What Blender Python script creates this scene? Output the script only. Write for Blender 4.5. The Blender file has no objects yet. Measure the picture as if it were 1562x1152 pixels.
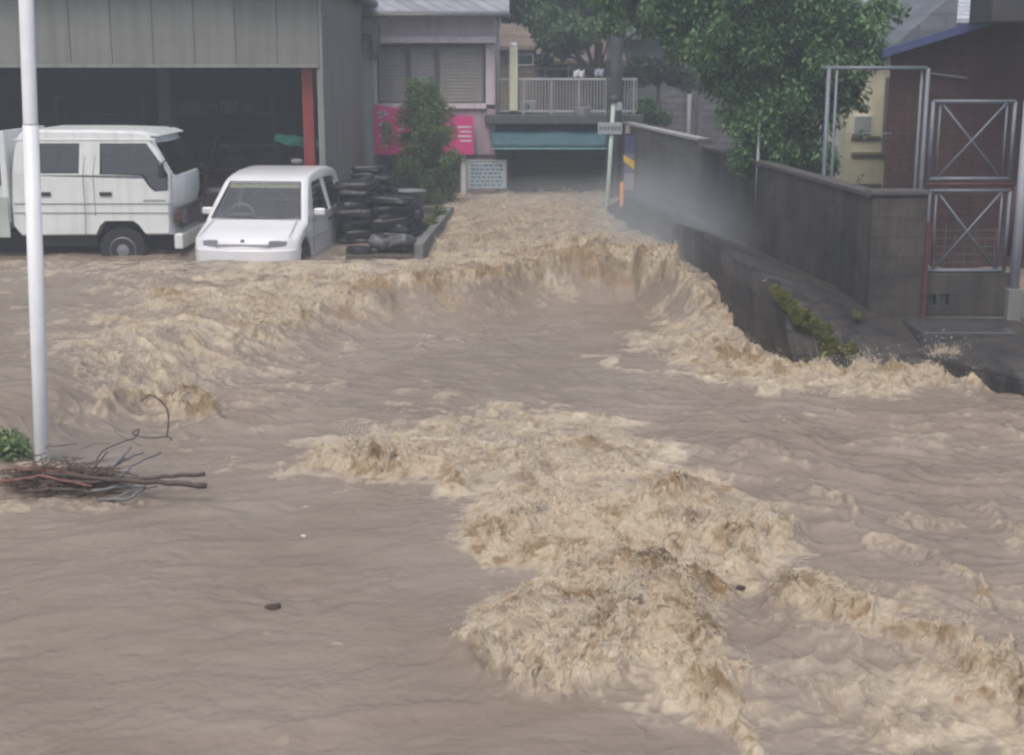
import bpy, bmesh, math, random
import numpy as np
from mathutils import Vector, Matrix
S = bpy.context.scene
C = S.collection
R = math.radians
random.seed(7)
rng = np.random.default_rng(11)

# ------------------------------------------------------------------ camera
F, CX, CY, PITCH, EYE = 2100.0, 781.0, 576.0, 12.77, 2.5
cam_d = bpy.data.cameras.new('camera')
cam = bpy.data.objects.new('camera', cam_d)
C.objects.link(cam)
cam.location = (0, 0, EYE)
cam.rotation_euler = (R(90 - PITCH), 0, 0)
cam_d.sensor_width = 36
cam_d.lens = 36 * F / 1562
cam_d.clip_start = 0.1
cam_d.clip_end = 2000
S.camera = cam

# ------------------------------------------------------------------ sky, sun, exposure
W = bpy.data.worlds.new('World')
S.world = W
W.use_nodes = True
wn, wl = W.node_tree.nodes, W.node_tree.links
bg = wn['Background']
sky = wn.new('ShaderNodeTexSky')
sky.sky_type = 'NISHITA'
sky.sun_disc = False
SUN_EL, SUN_AZ = 62, 200
sky.sun_elevation = R(SUN_EL)
sky.sun_rotation = R(SUN_AZ)
sky.air_density = 1.0
sky.dust_density = 6.0
sky.ozone_density = 1.0
wl.new(sky.outputs[0], bg.inputs[0])
bg.inputs[1].default_value = 0.10
sd = bpy.data.lights.new('sun', 'SUN')
sd.energy = 1.1
sd.angle = R(28)
sd.color = (1.0, 0.95, 0.88)
so = bpy.data.objects.new('sun', sd)
C.objects.link(so)
az = R(SUN_AZ)
sdir = Vector((math.sin(az) * math.cos(R(SUN_EL)), math.cos(az) * math.cos(R(SUN_EL)), math.sin(R(SUN_EL))))
so.rotation_euler = sdir.to_track_quat('Z', 'Y').to_euler()
S.view_settings.view_transform = 'Standard'
S.view_settings.look = 'None'
S.view_settings.gamma = 1
S.view_settings.exposure = 0.55
S.render.engine = 'CYCLES'
S.cycles.filter_width = 2.5
S.cycles.max_bounces = 8
S.cycles.transparent_max_bounces = 12
S.cycles.volume_bounces = 1

# ------------------------------------------------------------------ pixel <-> world
cp, sp = math.cos(R(PITCH)), math.sin(R(PITCH))
def ray(u, v):
    a, b = u - CX, v - CY
    return Vector((a, F * cp - b * sp, -F * sp - b * cp))
def onz(u, v, z=0.0):
    d = ray(u, v); t = (z - EYE) / d.z
    return Vector((d.x * t, d.y * t, z))
def ony(u, v, D):
    d = ray(u, v); t = D / d.y
    return Vector((d.x * t, D, EYE + d.z * t))
def proj(x, y, z):
    zz = z - EYE
    dep = y * cp - zz * sp
    return CX + F * x / dep, CY - F * (y * sp + zz * cp) / dep

# ------------------------------------------------------------------ numpy gradient noise
def _hash(i, j, k, s):
    h = (i * 374761393 + j * 668265263 + k * 1274126177 + s * 982451653) & 0xffffffff
    h = ((h ^ (h >> 13)) * 1274126177) & 0xffffffff
    return h ^ (h >> 16)
def noise(x, y, z=None, s=0):
    x = np.asarray(x, float); y = np.asarray(y, float)
    z = np.zeros_like(x) if z is None else np.asarray(z, float) + np.zeros_like(x)
    xi, yi, zi = np.floor(x).astype(np.int64), np.floor(y).astype(np.int64), np.floor(z).astype(np.int64)
    xf, yf, zf = x - xi, y - yi, z - zi
    fade = lambda t: t * t * t * (t * (t * 6 - 15) + 10)
    a, b, c = fade(xf), fade(yf), fade(zf)
    out = 0
    for dx in (0, 1):
        for dy in (0, 1):
            for dz in (0, 1):
                h = _hash(xi + dx, yi + dy, zi + dz, s)
                gx = (h & 1023) / 511.5 - 1; gy = ((h >> 10) & 1023) / 511.5 - 1; gz = ((h >> 20) & 1023) / 511.5 - 1
                w = (a if dx else 1 - a) * (b if dy else 1 - b) * (c if dz else 1 - c)
                out = out + w * (gx * (xf - dx) + gy * (yf - dy) + gz * (zf - dz))
    return out * 1.25
def sst(e0, e1, x):
    t = np.clip((x - e0) / (e1 - e0), 0, 1)
    return t * t * (3 - 2 * t)

# ------------------------------------------------------------------ materials
MATS = {}
def mat(name, col, rough=0.7, metal=0.0, var=0.15, scale=3.0, bump=0.0, bscale=40.0, col2=None, stretch=(1, 1, 1), spec=0.5, streak=0.0, brick=None, wave=None, coat=0.0):
    if name in MATS: return MATS[name]
    m = bpy.data.materials.new(name); m.use_nodes = True
    n, l = m.node_tree.nodes, m.node_tree.links
    p = n['Principled BSDF']
    p.inputs['Roughness'].default_value = rough
    p.inputs['Metallic'].default_value = metal
    p.inputs['Specular IOR Level'].default_value = spec
    p.inputs['Coat Weight'].default_value = coat
    tc = n.new('ShaderNodeTexCoord'); mp = n.new('ShaderNodeMapping')
    mp.inputs['Scale'].default_value = stretch
    l.new(tc.outputs['Object'], mp.inputs[0])
    t = n.new('ShaderNodeTexNoise'); t.inputs['Scale'].default_value = scale; t.inputs['Detail'].default_value = 8; t.inputs['Roughness'].default_value = 0.65
    l.new(mp.outputs[0], t.inputs['Vector'])
    cr = n.new('ShaderNodeValToRGB')
    c2 = col2 if col2 else tuple(c * (1 - var) for c in col)
    c1 = col if col2 else tuple(min(1, c * (1 + var)) for c in col)
    cr.color_ramp.elements[0].position = 0.32; cr.color_ramp.elements[1].position = 0.68
    cr.color_ramp.elements[0].color = (*c2, 1); cr.color_ramp.elements[1].color = (*c1, 1)
    l.new(t.outputs['Fac'], cr.inputs[0])
    out = cr.outputs[0]
    if streak > 0:            # rain stains running down
        mp2 = n.new('ShaderNodeMapping'); mp2.inputs['Scale'].default_value = (9, 9, 0.5)
        l.new(tc.outputs['Object'], mp2.inputs[0])
        t2 = n.new('ShaderNodeTexNoise'); t2.inputs['Scale'].default_value = 1.0; t2.inputs['Detail'].default_value = 6
        l.new(mp2.outputs[0], t2.inputs['Vector'])
        mr = n.new('ShaderNodeMapRange'); mr.inputs[1].default_value = 0.45; mr.inputs[2].default_value = 0.75; mr.inputs[3].default_value = 1.0; mr.inputs[4].default_value = 1 - streak
        l.new(t2.outputs['Fac'], mr.inputs[0])
        mx = n.new('ShaderNodeMix'); mx.data_type = 'RGBA'; mx.blend_type = 'MULTIPLY'; mx.inputs[0].default_value = 1
        l.new(out, mx.inputs[6]); l.new(mr.outputs[0], mx.inputs[7]); out = mx.outputs[2]
    bh = None
    if brick:                 # (width, height, mortar, mortar_gain)
        bt = n.new('ShaderNodeTexBrick')
        bt.inputs['Scale'].default_value = 1.0
        bt.inputs['Brick Width'].default_value = brick[0]; bt.inputs['Row Height'].default_value = brick[1]
        bt.inputs['Mortar Size'].default_value = brick[2]; bt.inputs['Mortar Smooth'].default_value = 0.3
        bt.inputs['Color1'].default_value = (1, 1, 1, 1); bt.inputs['Color2'].default_value = (0.78, 0.78, 0.8, 1)
        g = brick[3]; bt.inputs['Mortar'].default_value = (g, g, g, 1)
        cx = n.new('ShaderNodeSeparateXYZ'); cb = n.new('ShaderNodeCombineXYZ'); ad = n.new('ShaderNodeMath')
        l.new(tc.outputs['Object'], cx.inputs[0]); l.new(cx.outputs[0], ad.inputs[0]); l.new(cx.outputs[1], ad.inputs[1])
        l.new(ad.outputs[0], cb.inputs[0]); l.new(cx.outputs[2], cb.inputs[1]); l.new(cb.outputs[0], bt.inputs['Vector'])
        mx = n.new('ShaderNodeMix'); mx.data_type = 'RGBA'; mx.blend_type = 'MULTIPLY'; mx.inputs[0].default_value = 1
        l.new(out, mx.inputs[6]); l.new(bt.outputs['Color'], mx.inputs[7]); out = mx.outputs[2]
        bh = bt.outputs['Fac']
    l.new(out, p.inputs['Base Color'])
    if bump > 0:
        t3 = n.new('ShaderNodeTexNoise'); t3.inputs['Scale'].default_value = bscale; t3.inputs['Detail'].default_value = 5
        l.new(mp.outputs[0], t3.inputs['Vector'])
        bp = n.new('ShaderNodeBump'); bp.inputs['Strength'].default_value = bump; bp.inputs['Distance'].default_value = 0.02
        l.new(t3.outputs['Fac'], bp.inputs['Height'])
        l.new(bp.outputs[0], p.inputs['Normal'])
        if bh:
            b2 = n.new('ShaderNodeBump'); b2.invert = True; b2.inputs['Strength'].default_value = 0.8; b2.inputs['Distance'].default_value = 0.01
            l.new(bh, b2.inputs['Height']); l.new(bp.outputs[0], b2.inputs['Normal']); l.new(b2.outputs[0], p.inputs['Normal'])
    MATS[name] = m
    return m
def glass(name, tint, refl=0.12):
    if name in MATS: return MATS[name]
    m = bpy.data.materials.new(name); m.use_nodes = True
    n, l = m.node_tree.nodes, m.node_tree.links
    n.remove(n['Principled BSDF'])
    tr = n.new('ShaderNodeBsdfTransparent'); tr.inputs[0].default_value = (*tint, 1)
    gl = n.new('ShaderNodeBsdfGlossy'); gl.inputs['Roughness'].default_value = 0.06; gl.inputs[0].default_value = (0.9, 0.92, 0.95, 1)
    lw = n.new('ShaderNodeLayerWeight'); lw.inputs[0].default_value = 0.25
    mr = n.new('ShaderNodeMapRange'); mr.inputs[3].default_value = refl; mr.inputs[4].default_value = 0.8
    l.new(lw.outputs['Fresnel'], mr.inputs[0])
    mx = n.new('ShaderNodeMixShader')
    l.new(mr.outputs[0], mx.inputs[0]); l.new(tr.outputs[0], mx.inputs[1]); l.new(gl.outputs[0], mx.inputs[2])
    l.new(mx.outputs[0], n['Material Output'].inputs[0])
    MATS[name] = m
    return m

# ------------------------------------------------------------------ mesh builder
class MB:
    def __init__(s): s.v = []; s.f = []
    def add(s, vs, fs):
        o = len(s.v); s.v += [tuple(q) for q in vs]; s.f += [tuple(i + o for i in f) for f in fs]; return s
    def box(s, x0, x1, y0, y1, z0, z1, M=None):
        vs = [Vector((x, y, z)) for x in (x0, x1) for y in (y0, y1) for z in (z0, z1)]
        if M is not None: vs = [M @ q for q in vs]
        return s.add(vs, [(0, 1, 3, 2), (4, 6, 7, 5), (0, 4, 5, 1), (2, 3, 7, 6), (0, 2, 6, 4), (1, 5, 7, 3)])
    def tube(s, pts, r, n=8, cap=True):
        pts = [Vector(q) for q in pts]
        rs = r if isinstance(r, (list, tuple)) else [r] * len(pts)
        rings = []
        up = Vector((0, 0, 1))
        for i, q in enumerate(pts):
            t = (pts[min(i + 1, len(pts) - 1)] - pts[max(i - 1, 0)]).normalized()
            a = t.cross(up if abs(t.z) < 0.95 else Vector((1, 0, 0))).normalized(); b = t.cross(a)
            rings.append([q + (a * math.cos(2 * math.pi * k / n) + b * math.sin(2 * math.pi * k / n)) * rs[i] for k in range(n)])
        fs = []
        for i in range(len(pts) - 1):
            for k in range(n):
                fs.append((i * n + k, i * n + (k + 1) % n, (i + 1) * n + (k + 1) % n, (i + 1) * n + k))
        if cap:
            fs.append(tuple(range(n))[::-1]); fs.append(tuple((len(pts) - 1) * n + k for k in range(n)))
        return s.add([q for rg in rings for q in rg], fs)
    def bar(s, a, b, w, h=None):
        a, b = Vector(a), Vector(b); h = h or w
        t = (b - a).normalized(); side = t.cross(Vector((0, 1, 0)) if abs(t.y) < 0.9 else Vector((1, 0, 0))).normalized(); up = t.cross(side)
        vs = [q + side * i * w / 2 + up * j * h / 2 for q in (a, b) for i, j in ((-1, -1), (1, -1), (1, 1), (-1, 1))]
        return s.add(vs, [(3, 2, 1, 0), (4, 5, 6, 7), (0, 1, 5, 4), (1, 2, 6, 5), (2, 3, 7, 6), (3, 0, 4, 7)])
    def prism(s, pts, axis, a, b):      # pts: 2D outline; axis: extrude axis
        n = len(pts); vs = []
        for t in (a, b):
            for p_, q_ in pts:
                vs.append({'x': (t, p_, q_), 'y': (p_, t, q_), 'z': (p_, q_, t)}[axis])
        return s.add(vs, [tuple(range(n)), tuple(range(n, 2 * n))[::-1]] + [(i, i + n, (i + 1) % n + n, (i + 1) % n) for i in range(n)])
    def quad(s, a, b, c, d): return s.add([a, b, c, d], [(0, 1, 2, 3)])
    def lathe(s, prof, c, axis='y', n=24):   # prof: (radius, along)
        c = Vector(c); vs = []
        for r, t in prof:
            for k in range(n):
                ca, sa = r * math.cos(2 * math.pi * k / n), r * math.sin(2 * math.pi * k / n)
                vs.append(c + Vector({'y': (ca, t, sa), 'x': (t, ca, sa), 'z': (ca, sa, t)}[axis]))
        m = len(prof)
        fs = [(i * n + k, i * n + (k + 1) % n, (i + 1) * n + (k + 1) % n, (i + 1) * n + k) for i in range(m - 1) for k in range(n)]
        fs += [tuple(range(n)), tuple((m - 1) * n + k for k in range(n))]
        return s.add(vs, fs)
    def mesh(s, name):
        me = bpy.data.meshes.new(name); me.from_pydata(s.v, [], s.f); me.validate()
        bm = bmesh.new(); bm.from_mesh(me); bmesh.ops.recalc_face_normals(bm, faces=bm.faces); bm.to_mesh(me); bm.free()
        return me
    def build(s, name, m, parent=None, bevel=0.0, smooth=False, seg=2):
        me = s.mesh(name)
        return link(name, me, m, parent, bevel, smooth, seg)
def link(name, me, m, parent=None, bevel=0.0, smooth=False, seg=2):
    o = bpy.data.objects.new(name, me); C.objects.link(o)
    if m: me.materials.append(m)
    if smooth: me.shade_smooth()
    if bevel > 0:
        b = o.modifiers.new('bevel', 'BEVEL'); b.width = bevel; b.segments = seg; b.limit_method = 'ANGLE'; b.angle_limit = R(35)
        me.shade_smooth(); b.harden_normals = True
    if parent: o.parent = parent; o.matrix_parent_inverse = Matrix.Translation(-Vector(parent.location)) if parent.get('_w') else Matrix.Identity(4)
    return o
def tag(o, label=None, cat=None, group=None, kind=None):
    if label: o['label'] = label
    if cat: o['category'] = cat
    if group: o['group'] = group
    if kind: o['kind'] = kind
    return o
def thing(name, loc=(0, 0, 0), rz=0.0):       # Empty at the thing's base; parts in local coordinates
    o = bpy.data.objects.new(name, None); C.objects.link(o)
    o.location = loc; o.rotation_euler = (0, 0, rz); o.empty_display_size = 0.2
    return o
def wthing(name, loc):                        # parts given in world coordinates
    o = thing(name, loc); o['_w'] = 1; return o
def boolean(o, cutter, op='DIFFERENCE'):
    md = o.modifiers.new('b', 'BOOLEAN'); md.operation = op; md.object = cutter; md.solver = 'EXACT'
    dg = bpy.context.evaluated_depsgraph_get()
    me = bpy.data.meshes.new_from_object(o.evaluated_get(dg))
    o.modifiers.clear(); o.data = me
    bpy.data.objects.remove(cutter)
    return o
def mesh_np(name, co, quads, m, smooth=True, parent=None):
    me = bpy.data.meshes.new(name)
    co = np.asarray(co, np.float32); quads = np.asarray(quads, np.int32)
    me.vertices.add(len(co)); me.vertices.foreach_set('co', co.ravel())
    k = quads.shape[1]
    me.loops.add(quads.size); me.loops.foreach_set('vertex_index', quads.ravel())
    me.polygons.add(len(quads)); me.polygons.foreach_set('loop_start', np.arange(0, quads.size, k, dtype=np.int32))
    me.update(calc_edges=True)
    if smooth: me.shade_smooth()
    else: me.shade_flat()
    me.materials.append(m)
    o = bpy.data.objects.new(name, me); C.objects.link(o)
    if parent: o.parent = parent; o.matrix_parent_inverse = Matrix.Translation(-Vector(parent.location)) if parent.get('_w') else Matrix.Identity(4)
    return o
# ------------------------------------------------------------------ flood water
def water_material():
    m = bpy.data.materials.new('muddy_water'); m.use_nodes = True
    n, l = m.node_tree.nodes, m.node_tree.links
    p = n['Principled BSDF']
    tc = n.new('ShaderNodeTexCoord')
    at = n.new('ShaderNodeAttribute'); at.attribute_name = 'foam'
    ac = n.new('ShaderNodeAttribute'); ac.attribute_name = 'silt_shade'
    t = n.new('ShaderNodeTexNoise'); t.inputs['Scale'].default_value = 0.9; t.inputs['Detail'].default_value = 6
    l.new(tc.outputs['Object'], t.inputs['Vector'])
    tb = n.new('ShaderNodeTexNoise'); tb.inputs['Scale'].default_value = 1.0; tb.inputs['Detail'].default_value = 7; tb.inputs['Roughness'].default_value = 0.7; tb.inputs['Distortion'].default_value = 0.5
    mb_ = n.new('ShaderNodeMapping'); mb_.inputs['Scale'].default_value = (1.8, 7.0, 1.0); mb_.inputs['Rotation'].default_value = (0, 0, R(-12)); l.new(tc.outputs['Object'], mb_.inputs[0]); l.new(mb_.outputs[0], tb.inputs['Vector'])
    mm = n.new('ShaderNodeMix'); mm.inputs[0].default_value = 0.5; l.new(t.outputs['Fac'], mm.inputs[2]); l.new(tb.outputs['Fac'], mm.inputs[3])
    cr = n.new('ShaderNodeValToRGB')
    e = cr.color_ramp.elements
    e[0].position = 0.35; e[0].color = (*WATER_A, 1); e[1].position = 0.65; e[1].color = (*WATER_B, 1)
    l.new(mm.outputs[0], cr.inputs[0])
    # froth colour: pale tan bubbles, ochre mud between the clots
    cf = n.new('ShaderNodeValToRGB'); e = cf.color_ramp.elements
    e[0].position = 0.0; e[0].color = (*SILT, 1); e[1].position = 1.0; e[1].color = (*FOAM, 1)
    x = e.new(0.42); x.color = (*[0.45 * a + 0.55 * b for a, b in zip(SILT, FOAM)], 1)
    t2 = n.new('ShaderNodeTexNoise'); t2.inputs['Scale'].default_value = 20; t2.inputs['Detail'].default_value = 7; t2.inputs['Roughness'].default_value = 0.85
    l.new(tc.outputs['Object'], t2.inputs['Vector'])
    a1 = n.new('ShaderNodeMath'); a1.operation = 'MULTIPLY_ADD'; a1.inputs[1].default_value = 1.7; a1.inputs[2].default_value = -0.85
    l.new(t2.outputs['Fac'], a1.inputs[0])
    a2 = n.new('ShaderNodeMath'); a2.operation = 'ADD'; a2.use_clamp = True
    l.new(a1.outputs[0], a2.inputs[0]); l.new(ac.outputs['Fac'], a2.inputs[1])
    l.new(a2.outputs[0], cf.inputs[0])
    mx = n.new('ShaderNodeMix'); mx.data_type = 'RGBA'
    l.new(at.outputs['Fac'], mx.inputs[0]); l.new(cr.outputs[0], mx.inputs[6]); l.new(cf.outputs[0], mx.inputs[7])
    l.new(mx.outputs[2], p.inputs['Base Color'])
    mr = n.new('ShaderNodeMapRange'); mr.inputs[3].default_value = 0.17; mr.inputs[4].default_value = 0.6
    l.new(at.outputs['Fac'], mr.inputs[0]); l.new(mr.outputs[0], p.inputs['Roughness'])
    p.inputs['Specular IOR Level'].default_value = 0.5; p.inputs['IOR'].default_value = 1.33
    ms = n.new('ShaderNodeMath'); ms.operation = 'MULTIPLY'; ms.inputs[1].default_value = 0.35; l.new(at.outputs['Fac'], ms.inputs[0]); l.new(ms.outputs[0], p.inputs['Subsurface Weight'])
    p.inputs['Subsurface Radius'].default_value = (1.0, 0.8, 0.55); p.inputs['Subsurface Scale'].default_value = 0.014
    # fine ripples
    mp = n.new('ShaderNodeMapping'); mp.inputs['Scale'].default_value = (9, 15, 10); mp.inputs['Rotation'].default_value = (0, 0, R(-14))
    l.new(tc.outputs['Object'], mp.inputs[0])
    t3 = n.new('ShaderNodeTexNoise'); t3.inputs['Scale'].default_value = 1.0; t3.inputs['Detail'].default_value = 6; t3.inputs['Distortion'].default_value = 0.2; t3.inputs['Roughness'].default_value = 0.65
    l.new(mp.outputs[0], t3.inputs['Vector'])
    b1 = n.new('ShaderNodeBump'); b1.inputs['Strength'].default_value = 0.5; b1.inputs['Distance'].default_value = 0.03
    l.new(t3.outputs['Fac'], b1.inputs['Height'])
    t4 = n.new('ShaderNodeTexNoise'); t4.inputs['Scale'].default_value = 60; t4.inputs['Detail'].default_value = 3
    l.new(tc.outputs['Object'], t4.inputs['Vector'])
    b2 = n.new('ShaderNodeBump'); b2.inputs['Distance'].default_value = 0.012
    l.new(at.outputs['Fac'], b2.inputs['Strength'])
    l.new(t4.outputs['Fac'], b2.inputs['Height']); l.new(b1.outputs[0], b2.inputs['Normal'])
    l.new(b2.outputs[0], p.inputs['Normal'])
    return m
WATER_A = (0.222, 0.179, 0.142); WATER_B = (0.296, 0.252, 0.212)
SILT = (0.25, 0.175, 0.10); FOAM = (0.575, 0.505, 0.395)
LOW = -0.38
# the lip over which the street's flow drops into the pool (photo pixels on the z = 0 plane)
lip_px = [(-900, 640), (-300, 590), (0, 560), (150, 525), (330, 475), (540, 442), (700, 428), (850, 408), (960, 402), (1060, 430), (1300, 430), (2200, 430)]
lip = np.array([onz(u, v, 0)[:2] for u, v in lip_px])
def lip_y(x):
    return np.interp(x, lip[:, 0], lip[:, 1]) + 0.30 * noise(x * 1.1, 0 * x, s=16) + 0.13 * noise(x * 2.4, 0 * x, s=17)
def base_z(x, y):
    ly = lip_y(x)
    wd = np.interp(x, [-7, -4.5, -3.0, -2.0, -1.3, 1.3, 2.0, 3], [7.0, 6.0, 3.6, 1.7, 1.05, 0.95, 2.0, 2.8])
    s = (ly - y) / wd
    return LOW * sst(-0.05, 1.0, s) + 0.06 * np.exp(-((s + 0.1) / 0.25) ** 2) * sst(-2.6, -1, x)

def surf(u, v):
    z = LOW
    for _ in range(6):
        q = onz(u, v, z); z = float(base_z(np.array([q.x]), np.array([q.y]))[0])
    return onz(u, v, z)
# polygons in photo pixels: (points, edge softness px, foam, bump m, chop m, silt)
POLY = [
 ([(688, 985), (720, 1022), (775, 1047), (860, 1064), (950, 1038), (1000, 1020), (1050, 1030), (1105, 1000), (1110, 930), (1060, 870), (950, 845), (860, 850), (790, 900), (730, 935)], 16, 0.9, 0.12, 0.07, 0.3),
 ([(985, 1040), (1000, 1092), (1060, 1108), (1120, 1105), (1150, 1160), (1180, 1160), (1140, 1030), (1060, 1005)], 14, 0.95, 0.10, 0.05, 0.3),
 ([(600, 650), (760, 620), (900, 635), (1020, 680), (1085, 740), (1180, 785), (1215, 850), (1150, 905), (1060, 880), (950, 850), (860, 850), (740, 872), (695, 810), (720, 762), (640, 742), (540, 742), (435, 706), (470, 680)], 30, 0.74, 0.05, 0.045, 0.1),
 ([(440, 702), (540, 738), (640, 742), (725, 764), (710, 720), (600, 690), (480, 685)], 12, 0.55, 0.10, 0.04, 0.45),
 ([(705, 800), (730, 862), (800, 872), (900, 850), (1000, 850), (960, 780), (850, 760), (740, 770)], 20, 0.6, 0.07, 0.04, 0.1),
 ([(90, 530), (200, 455), (350, 425), (540, 405), (565, 470), (540, 505), (470, 515), (400, 528), (345, 560), (300, 610), (330, 650), (240, 650), (150, 610)], 75, 0.58, 0.03, 0.045, 0.15),
 ([(350, 450), (540, 420), (560, 480), (450, 500), (360, 520)], 20, 0.25, 0.04, 0.03, 0.2),
 ([(690, 285), (950, 285), (960, 340), (1010, 395), (700, 412), (640, 410)], 14, 0.62, 0.02, 0.06, 0.25),
 ([(640, 400), (990, 392), (1050, 430), (960, 450), (560, 450), (530, 430)], 16, 0.5, 0.03, 0.035, 0.3),
 ([(960, 500), (1060, 500), (1200, 560), (1460, 560), (1500, 590), (1300, 612), (1160, 598), (1050, 580), (950, 530)], 18, 0.6, 0.03, 0.04, 0.15),
 ([(1060, 440), (1130, 500), (1210, 535), (1230, 575), (1130, 560), (1010, 515), (990, 480)], 14, 0.35, 0.03, 0.035, 0.2),
 ([(1230, 1050), (1350, 1035), (1562, 1060), (1650, 1160), (1500, 1160), (1300, 1160), (1240, 1100)], 45, 0.55, 0.02, 0.03, 0.0),
 ([(1130, 890), (1300, 880), (1420, 960), (1560, 1040), (1640, 1120), (1500, 1070), (1350, 1010), (1200, 960)], 40, 0.42, 0.03, 0.03, 0.1),
 ([(-200, 395), (60, 400), (300, 398), (500, 405), (640, 398), (640, 425), (450, 425), (200, 420), (-200, 415)], 14, 0.42, 0.0, 0.03, 0.05),
]
# strokes: (polyline, radius px, foam, bump m, chop m, silt)
STROKE = [
 ([(545, 452), (620, 440), (700, 428), (790, 428), (850, 408), (960, 400), (1060, 438)], 24, 0.5, 0.09, 0.04, 0.95),
 ([(850, 418), (960, 408), (1010, 416)], 32, 0.3, 0.16, 0.04, 1.0),
 ([(1010, 778), (1050, 770)], 34, 0.5, 0.16, 0.012, 0.9),
 ([(1140, 845), (1185, 832)], 36, 0.7, 0.15, 0.06, 0.5),
 ([(1195, 930), (1250, 925), (1290, 960)], 34, 0.5, 0.10, 0.05, 0.6),
 ([(1300, 975), (1380, 990), (1460, 1018), (1540, 1080), (1610, 1130)], 28, 0.4, 0.07, 0.04, 0.55),
 ([(700, 995), (780, 1042), (860, 1058), (940, 1035)], 24, 0.2, 0.05, 0.05, -0.3),
 ([(930, 910), (1000, 905), (1070, 925)], 40, 0.0, 0.06, 0.05, 0.9),
 ([(870, 960), (900, 950)], 26, 0.0, 0.04, 0.02, 0.8),
 ([(700, 372), (760, 365)], 14, 0.0, 0.05, 0.03, 0.9), ([(720, 340), (820, 350)], 10, 0.0, 0.04, 0.02, 0.7), ([(860, 380), (930, 372)], 12, 0.0, 0.05, 0.02, 0.8), ([(780, 395), (840, 388)], 9, 0.0, 0.04, 0.02, 0.7), ([(1000, 965), (1080, 985)], 22, 0.0, 0.05, 0.03, 0.6), ([(640, 700), (720, 690)], 16, 0.0, 0.04, 0.02, 0.5), ([(900, 690), (960, 700)], 16, 0.1, 0.05, 0.02, 0.5), ([(800, 850), (880, 845)], 14, 0.0, 0.04, 0.02, 0.6),
 ([(1130, 690), (1200, 700)], 9, 0.3, 0.05, 0.01, 0.9),
 ([(1225, 755), (1265, 770), (1310, 788)], 9, 0.35, 0.05, 0.01, 0.8),
 ([(1375, 795), (1470, 808)], 9, 0.35, 0.05, 0.01, 0.9),
 ([(1310, 835), (1400, 850), (1480, 890), (1510, 930)], 12, 0.55, 0.06, 0.02, 0.5),
 ([(1500, 775), (1540, 800), (1580, 860)], 14, 0.45, 0.06, 0.02, 0.5),
 ([(1490, 590), (1560, 575), (1640, 560)], 26, 0.9, 0.10, 0.05, 0.4),
 ([(1110, 545), (1200, 575), (1300, 578), (1440, 580)], 20, 0.6, 0.10, 0.05, 0.35),
 ([(1070, 455), (1130, 505), (1200, 540)], 16, 0.5, 0.08, 0.05, 0.3),
 ([(890, 548), (1000, 575), (1100, 590), (1200, 598)], 9, 0.5, 0.03, 0.01, -0.4),
 ([(640, 525), (740, 508), (880, 498)], 10, 0.22, 0.02, 0.0, -0.6),  # smooth pale streak, paints the highlight along the trough below the lip
 ([(160, 635), (230, 610), (310, 630)], 16, 0.6, 0.07, 0.03, 0.6),
 ([(285, 625), (320, 640)], 16, 0.5, 0.10, 0.03, 0.7),
 ([(230, 465), (320, 460)], 9, 0.4, 0.06, 0.02, 0.7),
 ([(40, 716), (95, 716)], 9, 0.5, 0.03, 0.02, 0.0),
 ([(-60, 776), (60, 782), (200, 772)], 11, 0.4, 0.03, 0.02, 0.0),
 ([(340, 718), (440, 708)], 5, 0.2, 0.02, 0.0, 0.0),
 ([(440, 1130), (600, 1085), (760, 1075)], 26, 0.12, 0.02, 0.0, 0.9),
 ([(1240, 880), (1290, 900)], 16, 0.3, 0.03, 0.02, -0.3),
 ([(1120, 1050), (1230, 1060)], 20, 0.2, 0.03, 0.02, 0.3),
 ([(1390, 1040), (1480, 1080)], 18, 0.3, 0.03, 0.02, 0.5),
 ([(1540, 1030), (1562, 1110)], 20, 0.4, 0.08, 0.03, 0.5),
]
VS = 1.7                                     # foreshortening of the metric
def seg_dist(U, V, a, b):
    ax, ay, bx, by = a[0], a[1] * VS, b[0], b[1] * VS
    dx, dy = bx - ax, by - ay
    t = np.clip(((U - ax) * dx + (V - ay) * dy) / (dx * dx + dy * dy + 1e-9), 0, 1)
    return np.hypot(U - ax - t * dx, V - ay - t * dy)
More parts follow.
